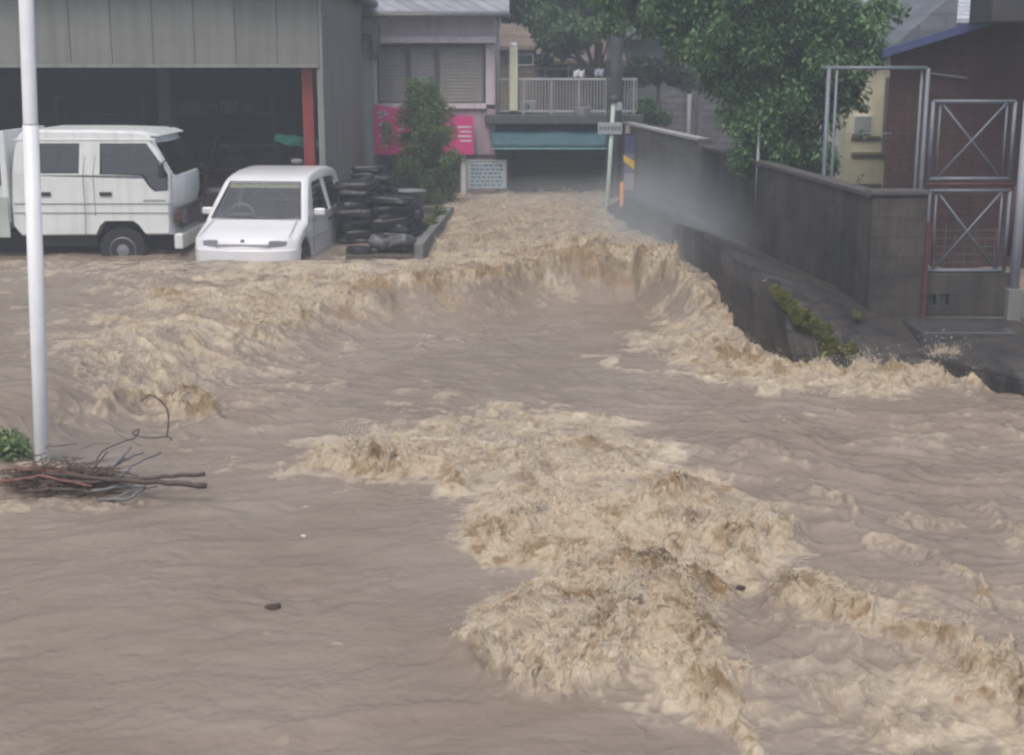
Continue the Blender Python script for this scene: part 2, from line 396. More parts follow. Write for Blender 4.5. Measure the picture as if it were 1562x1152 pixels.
def fields(x, y, z):
    U, V0 = proj(x, y, z)
    # ragged, fingered feature outlines
    k = 34.0
    U = U + k * noise(x * 2.2, y * 2.2, s=3) + 14 * noise(x * 6, y * 6, s=4) + 9 * noise(x * 15, y * 15, s=44)
    V = (V0 + 0.6 * k * noise(x * 2.2, y * 2.2, s=5) + 8 * noise(x * 6, y * 6, s=6) + 5 * noise(x * 15, y * 15, s=46)) * VS
    foam = np.zeros_like(x); bump = np.zeros_like(x); chop = np.zeros_like(x); silt_shade = np.zeros_like(x)
    for pts, soft, fo, bu, ch, si in POLY:
        P = np.array(pts, float)
        sel = np.where((U > P[:, 0].min() - 5 * soft) & (U < P[:, 0].max() + 5 * soft) & (V > P[:, 1].min() * VS - 5 * soft) & (V < P[:, 1].max() * VS + 5 * soft))[0]
        u, v = U[sel], V[sel]
        d = np.full(u.shape, 1e9); ins = np.zeros(u.shape, bool)
        for i in range(len(P)):
            a, b = P[i - 1], P[i]
            d = np.minimum(d, seg_dist(u, v, a, b))
            ay, by = a[1] * VS, b[1] * VS
            c = ((ay > v) != (by > v)) & (u < (b[0] - a[0]) * (v - ay) / (by - ay + 1e-9) + a[0])
            ins ^= c
        w = sst(-soft, soft, np.where(ins, d, -d))
        wb = sst(-soft, 5 * soft, np.where(ins, d, -d))
        halo = sst(-4.5 * soft, 0, np.where(ins, d, -d)) * np.clip(0.6 + 1.6 * noise(x[sel] * 2.6, y[sel] * 3.4, s=99), 0, 1.4)
        foam[sel] += w * fo * 0.82 + 0.24 * fo * halo; bump[sel] += wb * bu * 1.3; chop[sel] += (0.4 * w + 0.6 * wb) * ch; silt_shade[sel] += w * si
    for pts, r, fo, bu, ch, si in STROKE:
        P = np.array(pts, float)
        sel = np.where((U > P[:, 0].min() - 3 * r) & (U < P[:, 0].max() + 3 * r) & (V > P[:, 1].min() * VS - 3 * r) & (V < P[:, 1].max() * VS + 3 * r))[0]
        u, v = U[sel], V[sel]
        d = np.full(u.shape, 1e9)
        for i in range(1, len(P)): d = np.minimum(d, seg_dist(u, v, P[i - 1], P[i]))
        w = np.exp(-(d / r) ** 2)
        foam[sel] += w * fo; bump[sel] += w * bu; chop[sel] += w * ch; silt_shade[sel] += w * si
    return foam, bump, chop, silt_shade
def make_water(nr=1150, nc=1250):
    yy = 3.9 * (31.0 / 3.9) ** (np.linspace(0, 1, nr) ** 1.0)
    tt = np.linspace(-1, 1, nc)
    # most columns within the view, the rest reaching well to the sides
    tt = np.where(np.abs(tt) < 0.8, tt / 0.8 * 0.47, np.sign(tt) * (0.47 + (np.abs(tt) - 0.8) / 0.2 * 0.5))
    Y, T = np.meshgrid(yy, tt, indexing='ij')
    x = (T * Y).ravel(); y = Y.ravel()
    z = base_z(x, y)
    foam, bump, chop, silt_shade = fields(x, y, z)
    bump = bump + 0.006
    ly = lip_y(x); sl = (ly - y)
    face = sst(0.15, 0.5, sl + 0.30 * noise(x * 2.2, y * 1.5, s=12) + 0.14 * noise(x * 6, y * 5, s=13)) * (1 - sst(1.0, 1.7, sl)) * sst(-2.1, -1.4, x) * (1 - sst(1.3, 1.8, x))
    foam = foam * (1 - 0.8 * face) + 0.34 * face * (1 - sst(0.6, 1.2, sl)); chop = chop * (1 - 0.85 * face); silt_shade = silt_shade + 2.2 * face  # browns the drop face in colour, painting the dark hollow under the lip
    # swell and current lines everywhere
    wx = x + 0.35 * noise(x * 0.6, y * 0.6, s=14) ; wy = y + 0.30 * noise(x * 0.7, y * 0.6, s=15) - 0.22 * x
    h = 0.06 * noise(x * 0.7, y * 1.0, s=20) + 0.034 * noise(wx * 1.6, wy * 2.6, s=21)
    calm = np.clip(1 - foam, 0.2, 1)
    h += calm * (0.014 * noise(wx * 4, wy * 5.5, s=22) * (1 + noise(x * 0.8, y * 0.9, s=24)) + 0.008 * noise(wx * 9 + 0.4 * noise(x * 3, y * 3, s=26), wy * 11, s=23) * (1 + 1.4 * noise(x * 1.1, y * 1.3, s=25)) + 0.0035 * noise(x * 22, y * 26, s=27) * (1 + 1.5 * noise(x * 1.4, y * 1.5, s=28)))
    # rapids: oblique ridges of broken water with froth along their crests
    UU, VV = proj(x, y, z)
    rap = 0.9 * sst(900, 1150, UU) * sst(610, 720, VV) + 0.75 * sst(600, 760, UU) * sst(860, 1000, UU + 0.0 * VV) * sst(600, 660, VV)
    rap = np.clip(rap, 0, 1) * (0.55 + 0.9 * noise(x * 0.6, y * 0.7, s=33))
    rap = np.maximum(rap, 0.75 * np.exp(-((UU - 330) / 330) ** 2) * sst(395, 430, VV) * (1 - sst(640, 700, VV)))
    rap = np.maximum(rap, 0.55 * np.exp(-((UU - 1150) / 260) ** 2) * np.exp(-((VV - 590) / 55) ** 2))
    rap = np.maximum(rap, 0.5 * np.exp(-((UU - 760) / 320) ** 2) * np.exp(-((VV - 640) / 40) ** 2))
    rap = np.clip(rap, 0, 1)
    ca, sa_ = math.cos(R(-24)), math.sin(R(-24))
    al_ = wx * ca + wy * sa_; ac_ = -wx * sa_ + y * ca + 0.3 * noise(x * 1.5, y * 1.5, s=35)
    rd = 1 - np.abs(noise(al_ * 0.9, ac_ * 2.6, s=34)) * 3.2; rd = np.clip(rd, 0, 1) ** 2
    rd2 = 1 - np.abs(noise(al_ * 2.2, ac_ * 6.0, s=36)) * 3.2; rd2 = np.clip(rd2, 0, 1) ** 2
    h += rap * (0.065 * rd + 0.03 * rd2)
    foam = foam + rap * (0.46 * rd * sst(0, 0.3, noise(x * 1.3, y * 1.6, s=37) + 0.18) + 0.24 * rd2 * sst(-0.2, 0.3, noise(x * 0.9, y, s=39)))
    chop = chop + rap * 0.012 * (rd + rd2)
    silt_shade = silt_shade + rap * 0.5 * rd * sst(-0.1, 0.3, noise(x * 1.7, y * 2.1, s=38))
    # billowing froth where it breaks
    w1 = noise(x * 2, y * 2, s=30) * 0.35; w2 = noise(x * 2, y * 2, s=31) * 0.35
    b = np.zeros_like(x)
    act = np.where(chop > 0.002)[0]
    xa, ya, za = x[act] + w1[act], y[act] + w2[act], z[act]
    bl = np.zeros(len(act)); amp = 1.0; tot = 0
    for o, fr in enumerate((2.8, 6.5, 14, 28, 52)):
        n_ = (np.sqrt(noise(xa * fr, ya * fr * 0.85, za * fr * 0.8 + bl * 0.8, s=40 + o) ** 2 + 0.012) - 0.08) * 2.0
        bl += amp * n_; tot += amp; amp *= 0.76
    bl = bl / tot
    b[act] = bl
    sharp = noise(xa * 1.3, ya * 1.3, s=50)
    cc = chop.copy(); cc[act] *= (1 + 0.9 * sharp)
    cc = np.clip(cc, 0, 0.085)
    h += bump * (1 + 0.5 * noise(x * 1.7, y * 1.7, s=51)) + cc * (b - 0.25) * 2.4
    # sideways tearing of the crests
    jx = np.zeros_like(x); jy = np.zeros_like(x)
    for fr, a in ((7, 0.55), (16, 0.32), (34, 0.18)):
        jx[act] += a * noise(xa * fr, ya * fr, h[act] * fr * 2, s=60)
        jy[act] += a * noise(xa * fr, ya * fr, h[act] * fr * 2, s=61)
    X = x + jx * cc * 0.6 - 0.15 * bump * b; Yy = y + jy * cc * 0.6 - 0.5 * bump * b
    Z = z + h
    # foam coverage: broken by clots
    cl = 0.55 * noise(wx * 3.2, wy * 4.2, s=70) + 0.5 * noise(wx * 8, wy * 10, s=71) + 0.42 * noise(x * 22, y * 26, s=72)
    lowf = 0.55 * noise(x * 1.1, y * 1.3, s=73)
    foam = foam + 0.45 * sst(0.0, 0.25, foam) * lowf
    fm = sst(0.10, 1.05, foam + (0.95 * cl) * sst(0.05, 0.3, foam) + (b - 0.35) * 0.35 * sst(0.1, 0.4, foam))
    # thin scattered flecks on the fast smooth water
    fl = noise(wx * 5, wy * 13, s=80) + 0.5 * noise(wx * 14, wy * 34, s=81)
    reg = sst(-0.15, 0.35, noise(x * 0.5, y * 0.8, s=82))
    fm = np.clip(fm + 0.35 * sst(0.42, 0.75, fl) * reg, 0, 1)
    st = 0.70 + (b - 0.33) * 1.1 * sst(0.0, 0.03, chop) - 0.5 * np.clip(silt_shade, -1, 1.2) * (0.65 + 1.2 * noise(x * 2.5, y * 3, s=90)) - 0.34 * sst(0.08, 0.45, noise(x * 9, y * 10, z * 9, s=92)) * sst(0.0, 0.03, chop) - 0.28 * sst(0.12, 0.45, noise(x * 21, y * 23, z * 9, s=94)) * sst(0.0, 0.03, chop) - 0.35 * sst(0.15, 0.5, noise(x * 4, y * 4.5, s=93)) * sst(0.01, 0.05, chop)
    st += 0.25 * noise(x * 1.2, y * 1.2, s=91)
    i = np.arange(nr - 1)[:, None] * nc + np.arange(nc - 1)[None, :]
    q = np.stack([i, i + 1, i + nc + 1, i + nc], -1).reshape(-1, 4)
    o = mesh_np('water', np.stack([X, Yy, Z], 1), q, water_material())
    me = o.data
    for nm, arr in (('foam', fm), ('silt_shade', np.clip(st, 0, 1))):
        a = me.attributes.new(nm, 'FLOAT', 'POINT'); a.data.foreach_set('value', arr.astype(np.float32))
    tag(o, 'brown muddy floodwater with tan froth and breaking waves rushing from the street', 'water', kind='structure')
    return X, Yy, Z, fm, cc, b
WX, WY, WZ, WF, WC, WB = make_water()

# droplets and torn flecks thrown off the crests
def make_spray(N=30000):
    wgt = np.clip(WF, 0, 1) * np.clip(WC - 0.03, 0, 1) * np.clip(WB - 0.3, 0, 1) * (WY ** 1.5)
    u_, v_ = proj(WX, WY, WZ)
    wgt = wgt * (u_ > -150) * (u_ < 1750)
    pr = wgt / wgt.sum()
    idx = rng.choice(len(WX), N, p=pr)
    up = rng.exponential(1.0, N)
    ht = up * np.clip(WC[idx], 0.02, 0.12) * 0.55
    px = WX[idx] + rng.normal(0, 1, N) * ht * 0.7; py = WY[idx] + rng.normal(0, 1, N) * ht * 0.7 - 0.02; pz = WZ[idx] + ht * 0.9
    r = (0.0016 + 0.0026 * rng.random(N) ** 2) * (0.7 + py / 16)
    d = rng.normal(0, 1, (N, 3)); d /= np.linalg.norm(d, axis=1)[:, None]
    e = np.cross(d, rng.normal(0, 1, (N, 3))); e /= np.linalg.norm(e, axis=1)[:, None]
    g = np.cross(d, e)
    c = np.stack([px, py, pz], 1); ln = 1 + 1.6 * rng.random(N) ** 2
    V = np.stack([c + d * (r * ln)[:, None], c - d * (r * ln)[:, None], c + e * r[:, None], c - e * r[:, None], c + g * r[:, None], c - g * r[:, None]], 1).reshape(-1, 3)
    f = np.array([(0, 2, 4), (0, 4, 3), (0, 3, 5), (0, 5, 2), (1, 4, 2), (1, 3, 4), (1, 5, 3), (1, 2, 5)])
    Q = (np.arange(N)[:, None, None] * 6 + f[None]).reshape(-1, 3)
    o = mesh_np('spray', V, Q, mat('spray_drops', (0.62, 0.55, 0.44), 0.4, var=0.12, scale=30))
    tag(o, 'tan droplets and flecks of froth thrown up over the breaking water', 'spray', kind='stuff')
make_spray()
# thin thrown fingers of froth: chains of beads along short arcs
def make_jets(N=2600, K=11):
    wgt = np.clip(WF, 0, 1) * np.clip(WC - 0.03, 0, 1) ** 0.4 * np.clip(WB - 0.38, 0, 1) * (WY ** 1.3)
    u_, v_ = proj(WX, WY, WZ)
    wgt = wgt * (u_ > -100) * (u_ < 1700)
    idx = rng.choice(len(WX), N, p=wgt / wgt.sum())
    ang = rng.normal(-1.9, 0.9, N); sp_ = 0.25 + 0.5 * rng.random(N); vz = 0.45 + 0.75 * rng.random(N) ** 1.5
    T = 0.03 + 0.09 * rng.random(N)
    P = []; Rr = []
    for k in range(K):
        t = T * k / (K - 1) * 1.4
        P.append(np.stack([WX[idx] + np.cos(ang) * sp_ * t, WY[idx] + np.sin(ang) * sp_ * t, WZ[idx] - 0.004 + vz * t - 4.9 * t * t], 1) + rng.normal(0, 0.0025, (N, 3)) * (k / K))
        Rr.append((0.0062 - 0.0045 * k / K) * (0.6 + 0.7 * rng.random(N)) * (0.6 + WY[idx] / 20))
    c = np.concatenate(P); r = np.concatenate(Rr); M = len(c)
    d = rng.normal(0, 1, (M, 3)); d /= np.linalg.norm(d, axis=1)[:, None]
    e = np.cross(d, rng.normal(0, 1, (M, 3))); e /= np.linalg.norm(e, axis=1)[:, None]; g = np.cross(d, e)
    V = np.stack([c + d * r[:, None], c - d * r[:, None], c + e * r[:, None], c - e * r[:, None], c + g * r[:, None], c - g * r[:, None]], 1).reshape(-1, 3)
    f = np.array([(0, 2, 4), (0, 4, 3), (0, 3, 5), (0, 5, 2), (1, 4, 2), (1, 3, 4), (1, 5, 3), (1, 2, 5)])
    Q = (np.arange(M)[:, None, None] * 6 + f[None]).reshape(-1, 3)
    tag(mesh_np('spray', V, Q, mat('spray_froth', (0.60, 0.51, 0.38), 0.6, var=0.15, scale=20)), 'short thrown fingers of tan froth along the breaking crests', 'spray', kind='stuff')
make_jets()

# ------------------------------------------------------------------ ground
g = MB().box(-300, 300, -60, 600, -2.2, -1.5).build('ground', mat('wet_soil', (0.10, 0.09, 0.075), 0.8, var=0.3, scale=0.4))
tag(g, 'muddy ground under and beyond the flood', 'ground', kind='structure')
yard = MB()
yp = [(3.57, 13.9), (3.03, 22.0), (2.3, 28.6), (2.3, 60), (60, 60), (60, 13.9)]
yard.prism(yp, 'z', -1.5, -0.02)
tag(yard.build('ground', mat('yard_soil', (0.13, 0.12, 0.10), 0.85, var=0.3, scale=1.5, bump=0.5)), 'dark wet yard ground behind the block wall', 'ground', kind='structure')
yl = MB().prism([(-40, 30.8), (2.3, 30.8), (2.3, 60), (-40, 60)], 'z', -1.5, -0.02)
tag(yl.build('ground', MATS['yard_soil']), 'dark ground behind the far houses', 'ground', kind='structure')
# ------------------------------------------------------------------ shared materials
m_siding = mat('metal_siding', (0.20, 0.205, 0.19), 0.55, var=0.10, scale=1.2, streak=0.22, bump=0.1)
m_siding2 = mat('side_siding', (0.235, 0.25, 0.235), 0.55, var=0.10, scale=1.2, streak=0.25, bump=0.1)
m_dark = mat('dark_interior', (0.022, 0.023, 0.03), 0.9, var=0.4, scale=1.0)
m_red = mat('red_oxide_steel', (0.26, 0.035, 0.032), 0.6, var=0.2, scale=5, streak=0.3)
m_steel = mat('dark_steel', (0.06, 0.062, 0.068), 0.6, var=0.2, scale=4)
m_galv = mat('galvanised_pipe', (0.17, 0.195, 0.225), 0.55, metal=0.25, var=0.15, scale=10)
m_tile = mat('grey_roof_tile', (0.33, 0.34, 0.39), 0.6, var=0.2, scale=2, brick=(0.28, 0.25, 0.02, 0.5), bump=0.3)
m_blacktrim = mat('dark_trim', (0.05, 0.05, 0.055), 0.6, var=0.2)
m_bluetrim = mat('blue_trim', (0.06, 0.08, 0.20), 0.5, var=0.2, streak=0.2)
m_pinkwall = mat('pinkish_render', (0.42, 0.33, 0.38), 0.8, var=0.10, scale=1.5, streak=0.25, bump=0.2)
m_palewall = mat('pale_render', (0.64, 0.57, 0.63), 0.8, var=0.08, scale=1.5, streak=0.2, bump=0.2)
m_shutter = mat('grey_shutter', (0.24, 0.23, 0.26), 0.6, var=0.12, scale=2, streak=0.2)
m_win = mat('dark_window', (0.03, 0.033, 0.04), 0.12, var=0.2, spec=0.6)
m_conc = mat('concrete', (0.20, 0.20, 0.20), 0.85, var=0.25, scale=2.5, streak=0.4, bump=0.5)
m_block = mat('block_wall', (0.115, 0.10, 0.086), 0.85, col2=(0.025, 0.025, 0.03), var=0.32, scale=1.1, streak=0.45, bump=0.6, brick=(0.4, 0.2, 0.006, 0.62))
m_block2 = mat('block_wall_pale', (0.13, 0.133, 0.138), 0.85, var=0.28, scale=1.4, streak=0.4, bump=0.6, brick=(0.4, 0.2, 0.006, 0.7))
m_wetconc = mat('wet_dark_concrete', (0.025, 0.026, 0.031), 0.6, var=0.45, scale=2.2, streak=0.45, bump=0.8, bscale=14, brick=(0.45, 0.22, 0.012, 0.6), col2=(0.085, 0.072, 0.06))
m_white = mat('white_paint', (0.72, 0.74, 0.76), 0.4, var=0.05, scale=3, streak=0.1)
m_teal = mat('teal_awning', (0.035, 0.11, 0.145), 0.7, var=0.2, scale=2, streak=0.3)

# ------------------------------------------------------------------ warehouse (open fronted)
DW = 21.2
def X_(u, v, D): return ony(u, v, D).x
def Z_(u, v, D): return ony(u, v, D).z
wx1 = X_(487, 97, DW)          # right front corner
zo = Z_(300, 97, DW)           # top of opening
ze = zo + 1.12
wh = wthing('warehouse', (-7, DW, 0)); tag(wh, 'grey metal clad warehouse with wide dark open front and red steel post', 'warehouse')
b = MB()
x = wx1
random.seed(3)
while x > -15:                 # fascia of lapped metal sheets
    w = 0.62
    b.box(x - w + 0.008, x - 0.008, DW + random.uniform(0, 0.006), DW + 0.05, zo, ze)
    x -= w
b.box(-15, wx1, DW + 0.02, DW + 0.06, zo + 0.01, ze - 0.01)
b.build('front_siding', m_siding, wh, bevel=0.004)
MB().box(-15, wx1 - 0.01, DW - 0.03, DW + 0.10, zo - 0.06, zo).build('lintel_trim', m_siding2, wh)
LW = 5.6
b = MB(); y = DW
while y < DW + LW - 0.1:
    w = 0.70
    b.box(wx1, wx1 + 0.05, y + 0.006, y + w - 0.006, -1.5, ze - 0.02)
    y += w
b.box(wx1 - 0.045, wx1 + 0.03, DW + 0.011, DW + 0.055, -1.5, zo)       # narrow return beside the opening
b.box(wx1 - 0.02, wx1 + 0.035, DW + 0.05, DW + LW, -1.5, ze - 0.03)
sw = b.build('side_siding', m_siding2, wh, bevel=0.004)
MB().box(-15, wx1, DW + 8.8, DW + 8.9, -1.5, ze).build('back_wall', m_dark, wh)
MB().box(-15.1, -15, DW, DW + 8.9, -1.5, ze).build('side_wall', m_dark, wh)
MB().box(wx1 - 0.02, wx1 + 0.03, DW + LW, DW + 8.9, -1.5, ze - 0.03).build('side_wall', m_siding2, wh)
# roof with overhanging eave
b = MB()
b.add([(-15.3, DW - 0.25, ze + 0.02), (wx1 + 0.28, DW - 0.25, ze + 0.02), (wx1 + 0.28, DW + 9, ze + 0.02), (-15.3, DW + 9, ze + 0.02),
       (-15.3, DW - 0.25, ze + 2.6), (-9, DW - 0.25, ze + 2.6), (-9, DW + 9, ze + 2.6), (-15.3, DW + 9, ze + 2.6)],
      [(0, 1, 2, 3), (4, 5, 6, 7), (0, 1, 5, 4), (1, 2, 6, 5), (2, 3, 7, 6), (3, 0, 4, 7)])
b.build('roof', mat('roof_sheet', (0.14, 0.13, 0.17), 0.6, var=0.2), wh)
b = MB()
b.box(-4.2, wx1 + 0.30, DW - 0.30, DW - 0.22, ze - 0.06, ze + 0.10)
b.build('eave_trim', m_bluetrim, wh, bevel=0.01)
MB().tube([(wx1 + 0.32, DW - 0.3, ze - 0.02), (wx1 + 0.32, DW + LW, ze - 0.02)], 0.065, 10).build('gutter', mat('maroon_gutter', (0.10, 0.06, 0.075), 0.5), wh, smooth=True)
# steel posts
xr = X_(471, 180, DW + 0.25)
MB().box(xr - 0.085, xr + 0.085, DW + 0.20, DW + 0.38, -1.5, zo - 0.02).build('steel_post', m_red, wh, bevel=0.01)
for px in (252,):
    xx = X_(px, 180, DW + 3)
    MB().box(xx - 0.11, xx + 0.11, DW + 3, DW + 3.2, -1.5, ze).build('steel_post', mat('grey_steel', (0.10, 0.105, 0.115), 0.6), wh, bevel=0.01)
b = MB()
for k in range(6): b.box(-15, wx1 - 0.1, DW + 1.4 * k + 0.8, DW + 1.4 * k + 0.9, zo + 0.1, zo + 0.25)
b.build('roof_beam', m_steel, wh)
# racks inside
def rack(name, x0, x1, y, zs, label):
    t = wthing(name, ((x0 + x1) / 2, y, 0)); tag(t, label, 'rack', 'racks inside the warehouse')
    for xx in (x0, x1):
        MB().box(xx - 0.03, xx + 0.03, y - 0.3, y + 0.3, -1, zs[-1] + 0.3).build('upright', m_steel, t)
    for z in zs: MB().box(x0, x1, y - 0.32, y + 0.32, z - 0.03, z).build('shelf', m_steel, t)
    return t
yr = DW + 5.5
rack('storage_rack', X_(272, 180, yr), X_(420, 180, yr), yr, [0.5, 1.05, 1.62], 'dark storage rack with pale cartons behind the white hatchback')
rack('storage_rack', X_(95, 180, yr), X_(225, 180, yr), yr, [0.5, 1.1, 1.62], 'dark storage rack behind the white crew cab truck')
k = 0
names = ['far left', 'second from left', 'middle', 'right']
for u, w, h, zz, ti in ((292, 0.42, 0.22, 1.62, 0), (318, 0.30, 0.17, 1.62, 1), (352, 0.36, 0.24, 1.62, 0), (385, 0.34, 0.20, 1.62, 1)):
    xx = X_(u, 180, yr - 0.1)
    c = MB().box(xx - w / 2, xx + w / 2, yr - 0.25, yr + 0.1, zz + 0.002, zz + h).build('carton', mat('carton%d' % ti, ((0.17, 0.16, 0.17), (0.12, 0.13, 0.14))[ti], 0.8, var=0.3), bevel=0.01)
    tag(c, '%s of the grey cartons on the top shelf behind the hatchback' % names[k], 'carton', 'cartons on the rack'); k += 1
# green tarpaulin hung inside
D0 = DW + 1.1
b = MB(); nx, nz = 26, 8
p0 = ony(418, 205, D0); p1 = ony(506, 222, D0)
vs = []
for i in range(nx + 1):
    for j in range(nz + 1):
        t = i / nx; s_ = j / nz
        zt = p0.z - 0.03 * t - 0.10 * t * t; hh = 0.16 * (1 - 0.35 * (2 * t - 0.9) ** 2)
        vs.append((p0.x + (p1.x - p0.x) * t, D0 + 0.05 * math.sin(9 * t + 3 * s_) + 0.02 * math.sin(25 * t), zt - hh * s_ + 0.012 * math.sin(20 * t)))
b.add(vs, [(i * (nz + 1) + j, (i + 1) * (nz + 1) + j, (i + 1) * (nz + 1) + j + 1, i * (nz + 1) + j + 1) for i in range(nx) for j in range(nz)])
o = b.build('tarpaulin', mat('green_tarp', (0.04, 0.36, 0.27), 0.55, var=0.15, scale=6), smooth=True)
sm = o.modifiers.new('s', 'SOLIDIFY'); sm.thickness = 0.012
tag(o, 'bright green tarpaulin bundled behind the red post in the warehouse', 'tarpaulin')
t = MB()
q = ony(453, 246, D0 - 0.2)
t.lathe([(0.001, -0.10), (0.035, -0.08), (0.045, -0.02), (0.04, 0.06), (0.02, 0.09), (0.001, 0.1)], q, 'x', 14)
tag(t.build('plastic_bag', mat('pale_plastic', (0.5, 0.5, 0.54), 0.5), smooth=True), 'small pale plastic bag lying beside the foot of the red post', 'bag')

# ------------------------------------------------------------------ shed behind
D2 = DW + LW + 0.3
sx0, sx1 = X_(530, 80, D2), X_(566, 80, D2)
sh = wthing('shed', (sx0, D2, 0)); tag(sh, 'narrow pale green shed with a deep grey eave behind the warehouse corner', 'shed')
zs = Z_(550, 46, D2)
b = MB()
for i in range(3):
    a = sx0 - 0.3 + i * (sx1 - sx0 + 0.3) / 3; c = a + (sx1 - sx0 + 0.3) / 3
    b.box(a + 0.004, c - 0.004, D2, D2 + 0.05, -1.5, zs)
b.box(sx0 - 0.3, sx1 - 0.01, D2 + 0.03, D2 + 2.5, -1.5, zs - 0.01)
b.build('wall', mat('pale_green_wall', (0.34, 0.40, 0.40), 0.6, var=0.08, streak=0.2), sh, bevel=0.004)
b = MB().prism([(sx0 - 0.4, zs + 0.22), (sx1 - 0.05, zs + 0.20), (sx1 + 0.14, zs + 0.08), (sx1 + 0.15, zs - 0.30), (sx1 + 0.06, zs - 0.55), (sx1 + 0.03, zs - 0.10), (sx0 - 0.4, zs)], 'y', D2 - 0.25, D2 + 2.6)
b.build('eave', mat('grey_eave', (0.17, 0.17, 0.18), 0.7, var=0.15), sh, bevel=0.02)
MB().tube([(sx0 + 0.05, D2 - 0.05, -1.2), (sx0 + 0.05, D2 - 0.05, zs - 0.2)], 0.03, 8).build('downpipe', mat('teal_pipe', (0.05, 0.12, 0.14), 0.5), sh, smooth=True)

# ------------------------------------------------------------------ pinkish house
D3 = 27.6
def bx3(mb, u0, u1, v0, v1, D, d0=0.0, d1=0.1):
    a = ony(u0, v1, D); c = ony(u1, v0, D)
    return mb.box(a.x, c.x, D + d0, D + d1, a.z, c.z)
ph = wthing('house', (X_(650, 200, D3), D3, 0)); tag(ph, 'two storey pinkish house with grey tiled eave and shuttered upper windows', 'house')
hx0, hx1 = X_(520, 100, D3), X_(755, 100, D3)
he = Z_(650, 24, D3)
b = MB()   # wall as pieces round the openings
bx3(b, 520, 755, 24, 66, D3, 0, 0.2); bx3(b, 741, 755, 66, 160, D3, 0, 0.2); bx3(b, 520, 574, 66, 160, D3, 0, 0.2)
b.box(hx0, hx1, D3 + 0.2, D3 + 4.0, -1.5, he)
b.build('wall', m_palewall, ph, bevel=0.006)
b = MB(); bx3(b, 560, 755, 166, 236, D3, 0, 0.2); bx3(b, 520, 755, 236, 330, D3, 0.06, 0.2)
b.build('lower_wall', m_pinkwall, ph)
b = MB(); bx3(b, 560, 742, 158, 166, D3, -0.06, 0.19); b.build('window_sill', m_palewall, ph, bevel=0.008)
b = MB(); bx3(b, 560, 757, 56, 66, D3, -0.16, 0.02); b.build('canopy', m_palewall, ph, bevel=0.01)
fr = [(575, 622), (623, 666), (667, 739)]
for i, (u0, u1) in enumerate(fr):
    mb = MB()
    for (a, c, e, f) in ((u0, u1, 69, 72), (u0, u1, 155, 158), (u0, u0 + 2.5, 72, 155), (u1 - 2.5, u1, 72, 155)):
        bx3(mb, a, c, e, f, D3, 0.03, 0.12)
    w = mb.build('window', mat('bronze_frame', (0.09, 0.08, 0.085), 0.5), ph)
    mb = MB()
    a = ony(u0 + 2.5, 155, D3); c = ony(u1 - 2.5, 72, D3)
    n = 16
    for k in range(n):      # louvred shutter
        z0 = a.z + (c.z - a.z) * k / n; z1 = a.z + (c.z - a.z) * (k + 0.9) / n
        mb.add([(a.x, D3 + 0.07, z0), (c.x, D3 + 0.07, z0), (c.x, D3 + 0.08, z1), (a.x, D3 + 0.08, z1), (a.x, D3 + 0.12, z0), (c.x, D3 + 0.12, z0), (c.x, D3 + 0.13, z1), (a.x, D3 + 0.13, z1)],
               [(0, 1, 2, 3), (5, 4, 7, 6), (3, 2, 6, 7), (1, 0, 4, 5), (0, 3, 7, 4), (2, 1, 5, 6)])
    s_ = mb.build('shutter', m_shutter if i < 2 else mat('olive_shutter', (0.28, 0.27, 0.255), 0.6, var=0.1, streak=0.15), w)
    s_.matrix_parent_inverse = Matrix.Identity(4)
b = MB()
b.add([(hx0 - 0.3, D3 - 0.45, he - 0.02), (hx1 + 0.28, D3 - 0.45, he - 0.02), (hx1 + 0.28, D3 + 2, he + 1.25), (hx0 - 0.3, D3 + 2, he + 1.25),
       (hx0 - 0.3, D3 - 0.45, he + 0.05), (hx1 + 0.28, D3 - 0.45, he + 0.05), (hx1 + 0.28, D3 + 2, he + 1.32), (hx0 - 0.3, D3 + 2, he + 1.32)],
      [(0, 1, 2, 3), (4, 5, 6, 7), (0, 1, 5, 4), (1, 2, 6, 5), (2, 3, 7, 6), (3, 0, 4, 7)])
b.add([(hx0 - 0.3, D3 + 2, he + 1.32), (hx1 + 0.28, D3 + 2, he + 1.32), (hx1 + 0.28, D3 + 4.4, he), (hx0 - 0.3, D3 + 4.4, he)], [(0, 1, 2, 3)])
b.build('roof', m_tile, ph)
MB().tube([(hx0 - 0.3, D3 - 0.50, he - 0.01), (hx1 + 0.3, D3 - 0.50, he - 0.01)], 0.045, 8).build('gutter', mat('grey_gutter', (0.12, 0.12, 0.13), 0.5), ph, smooth=True)
b = MB(); a = ony(757, 30, D3 - 0.1)
b.tube([(a.x + 0.07, D3 - 0.45, he - 0.03), (a.x + 0.03, D3 - 0.12, he - 0.35), (a.x + 0.03, D3 - 0.12, Z_(757, 175, D3))], 0.035, 8)
b.build('downpipe', mat('pale_pipe', (0.42, 0.45, 0.45), 0.5), ph, smooth=True)
# ground floor opening behind the conifer
b = MB()
bx3(b, 585, 700, 242, 330, D3, -0.012, 0.045); b.build('doorway', mat('dark_glass_door', (0.045, 0.055, 0.05), 0.3), ph)
b = MB(); bx3(b, 704, 711, 236, 330, D3, -0.10, -0.03); b.build('porch_post', m_white, ph)

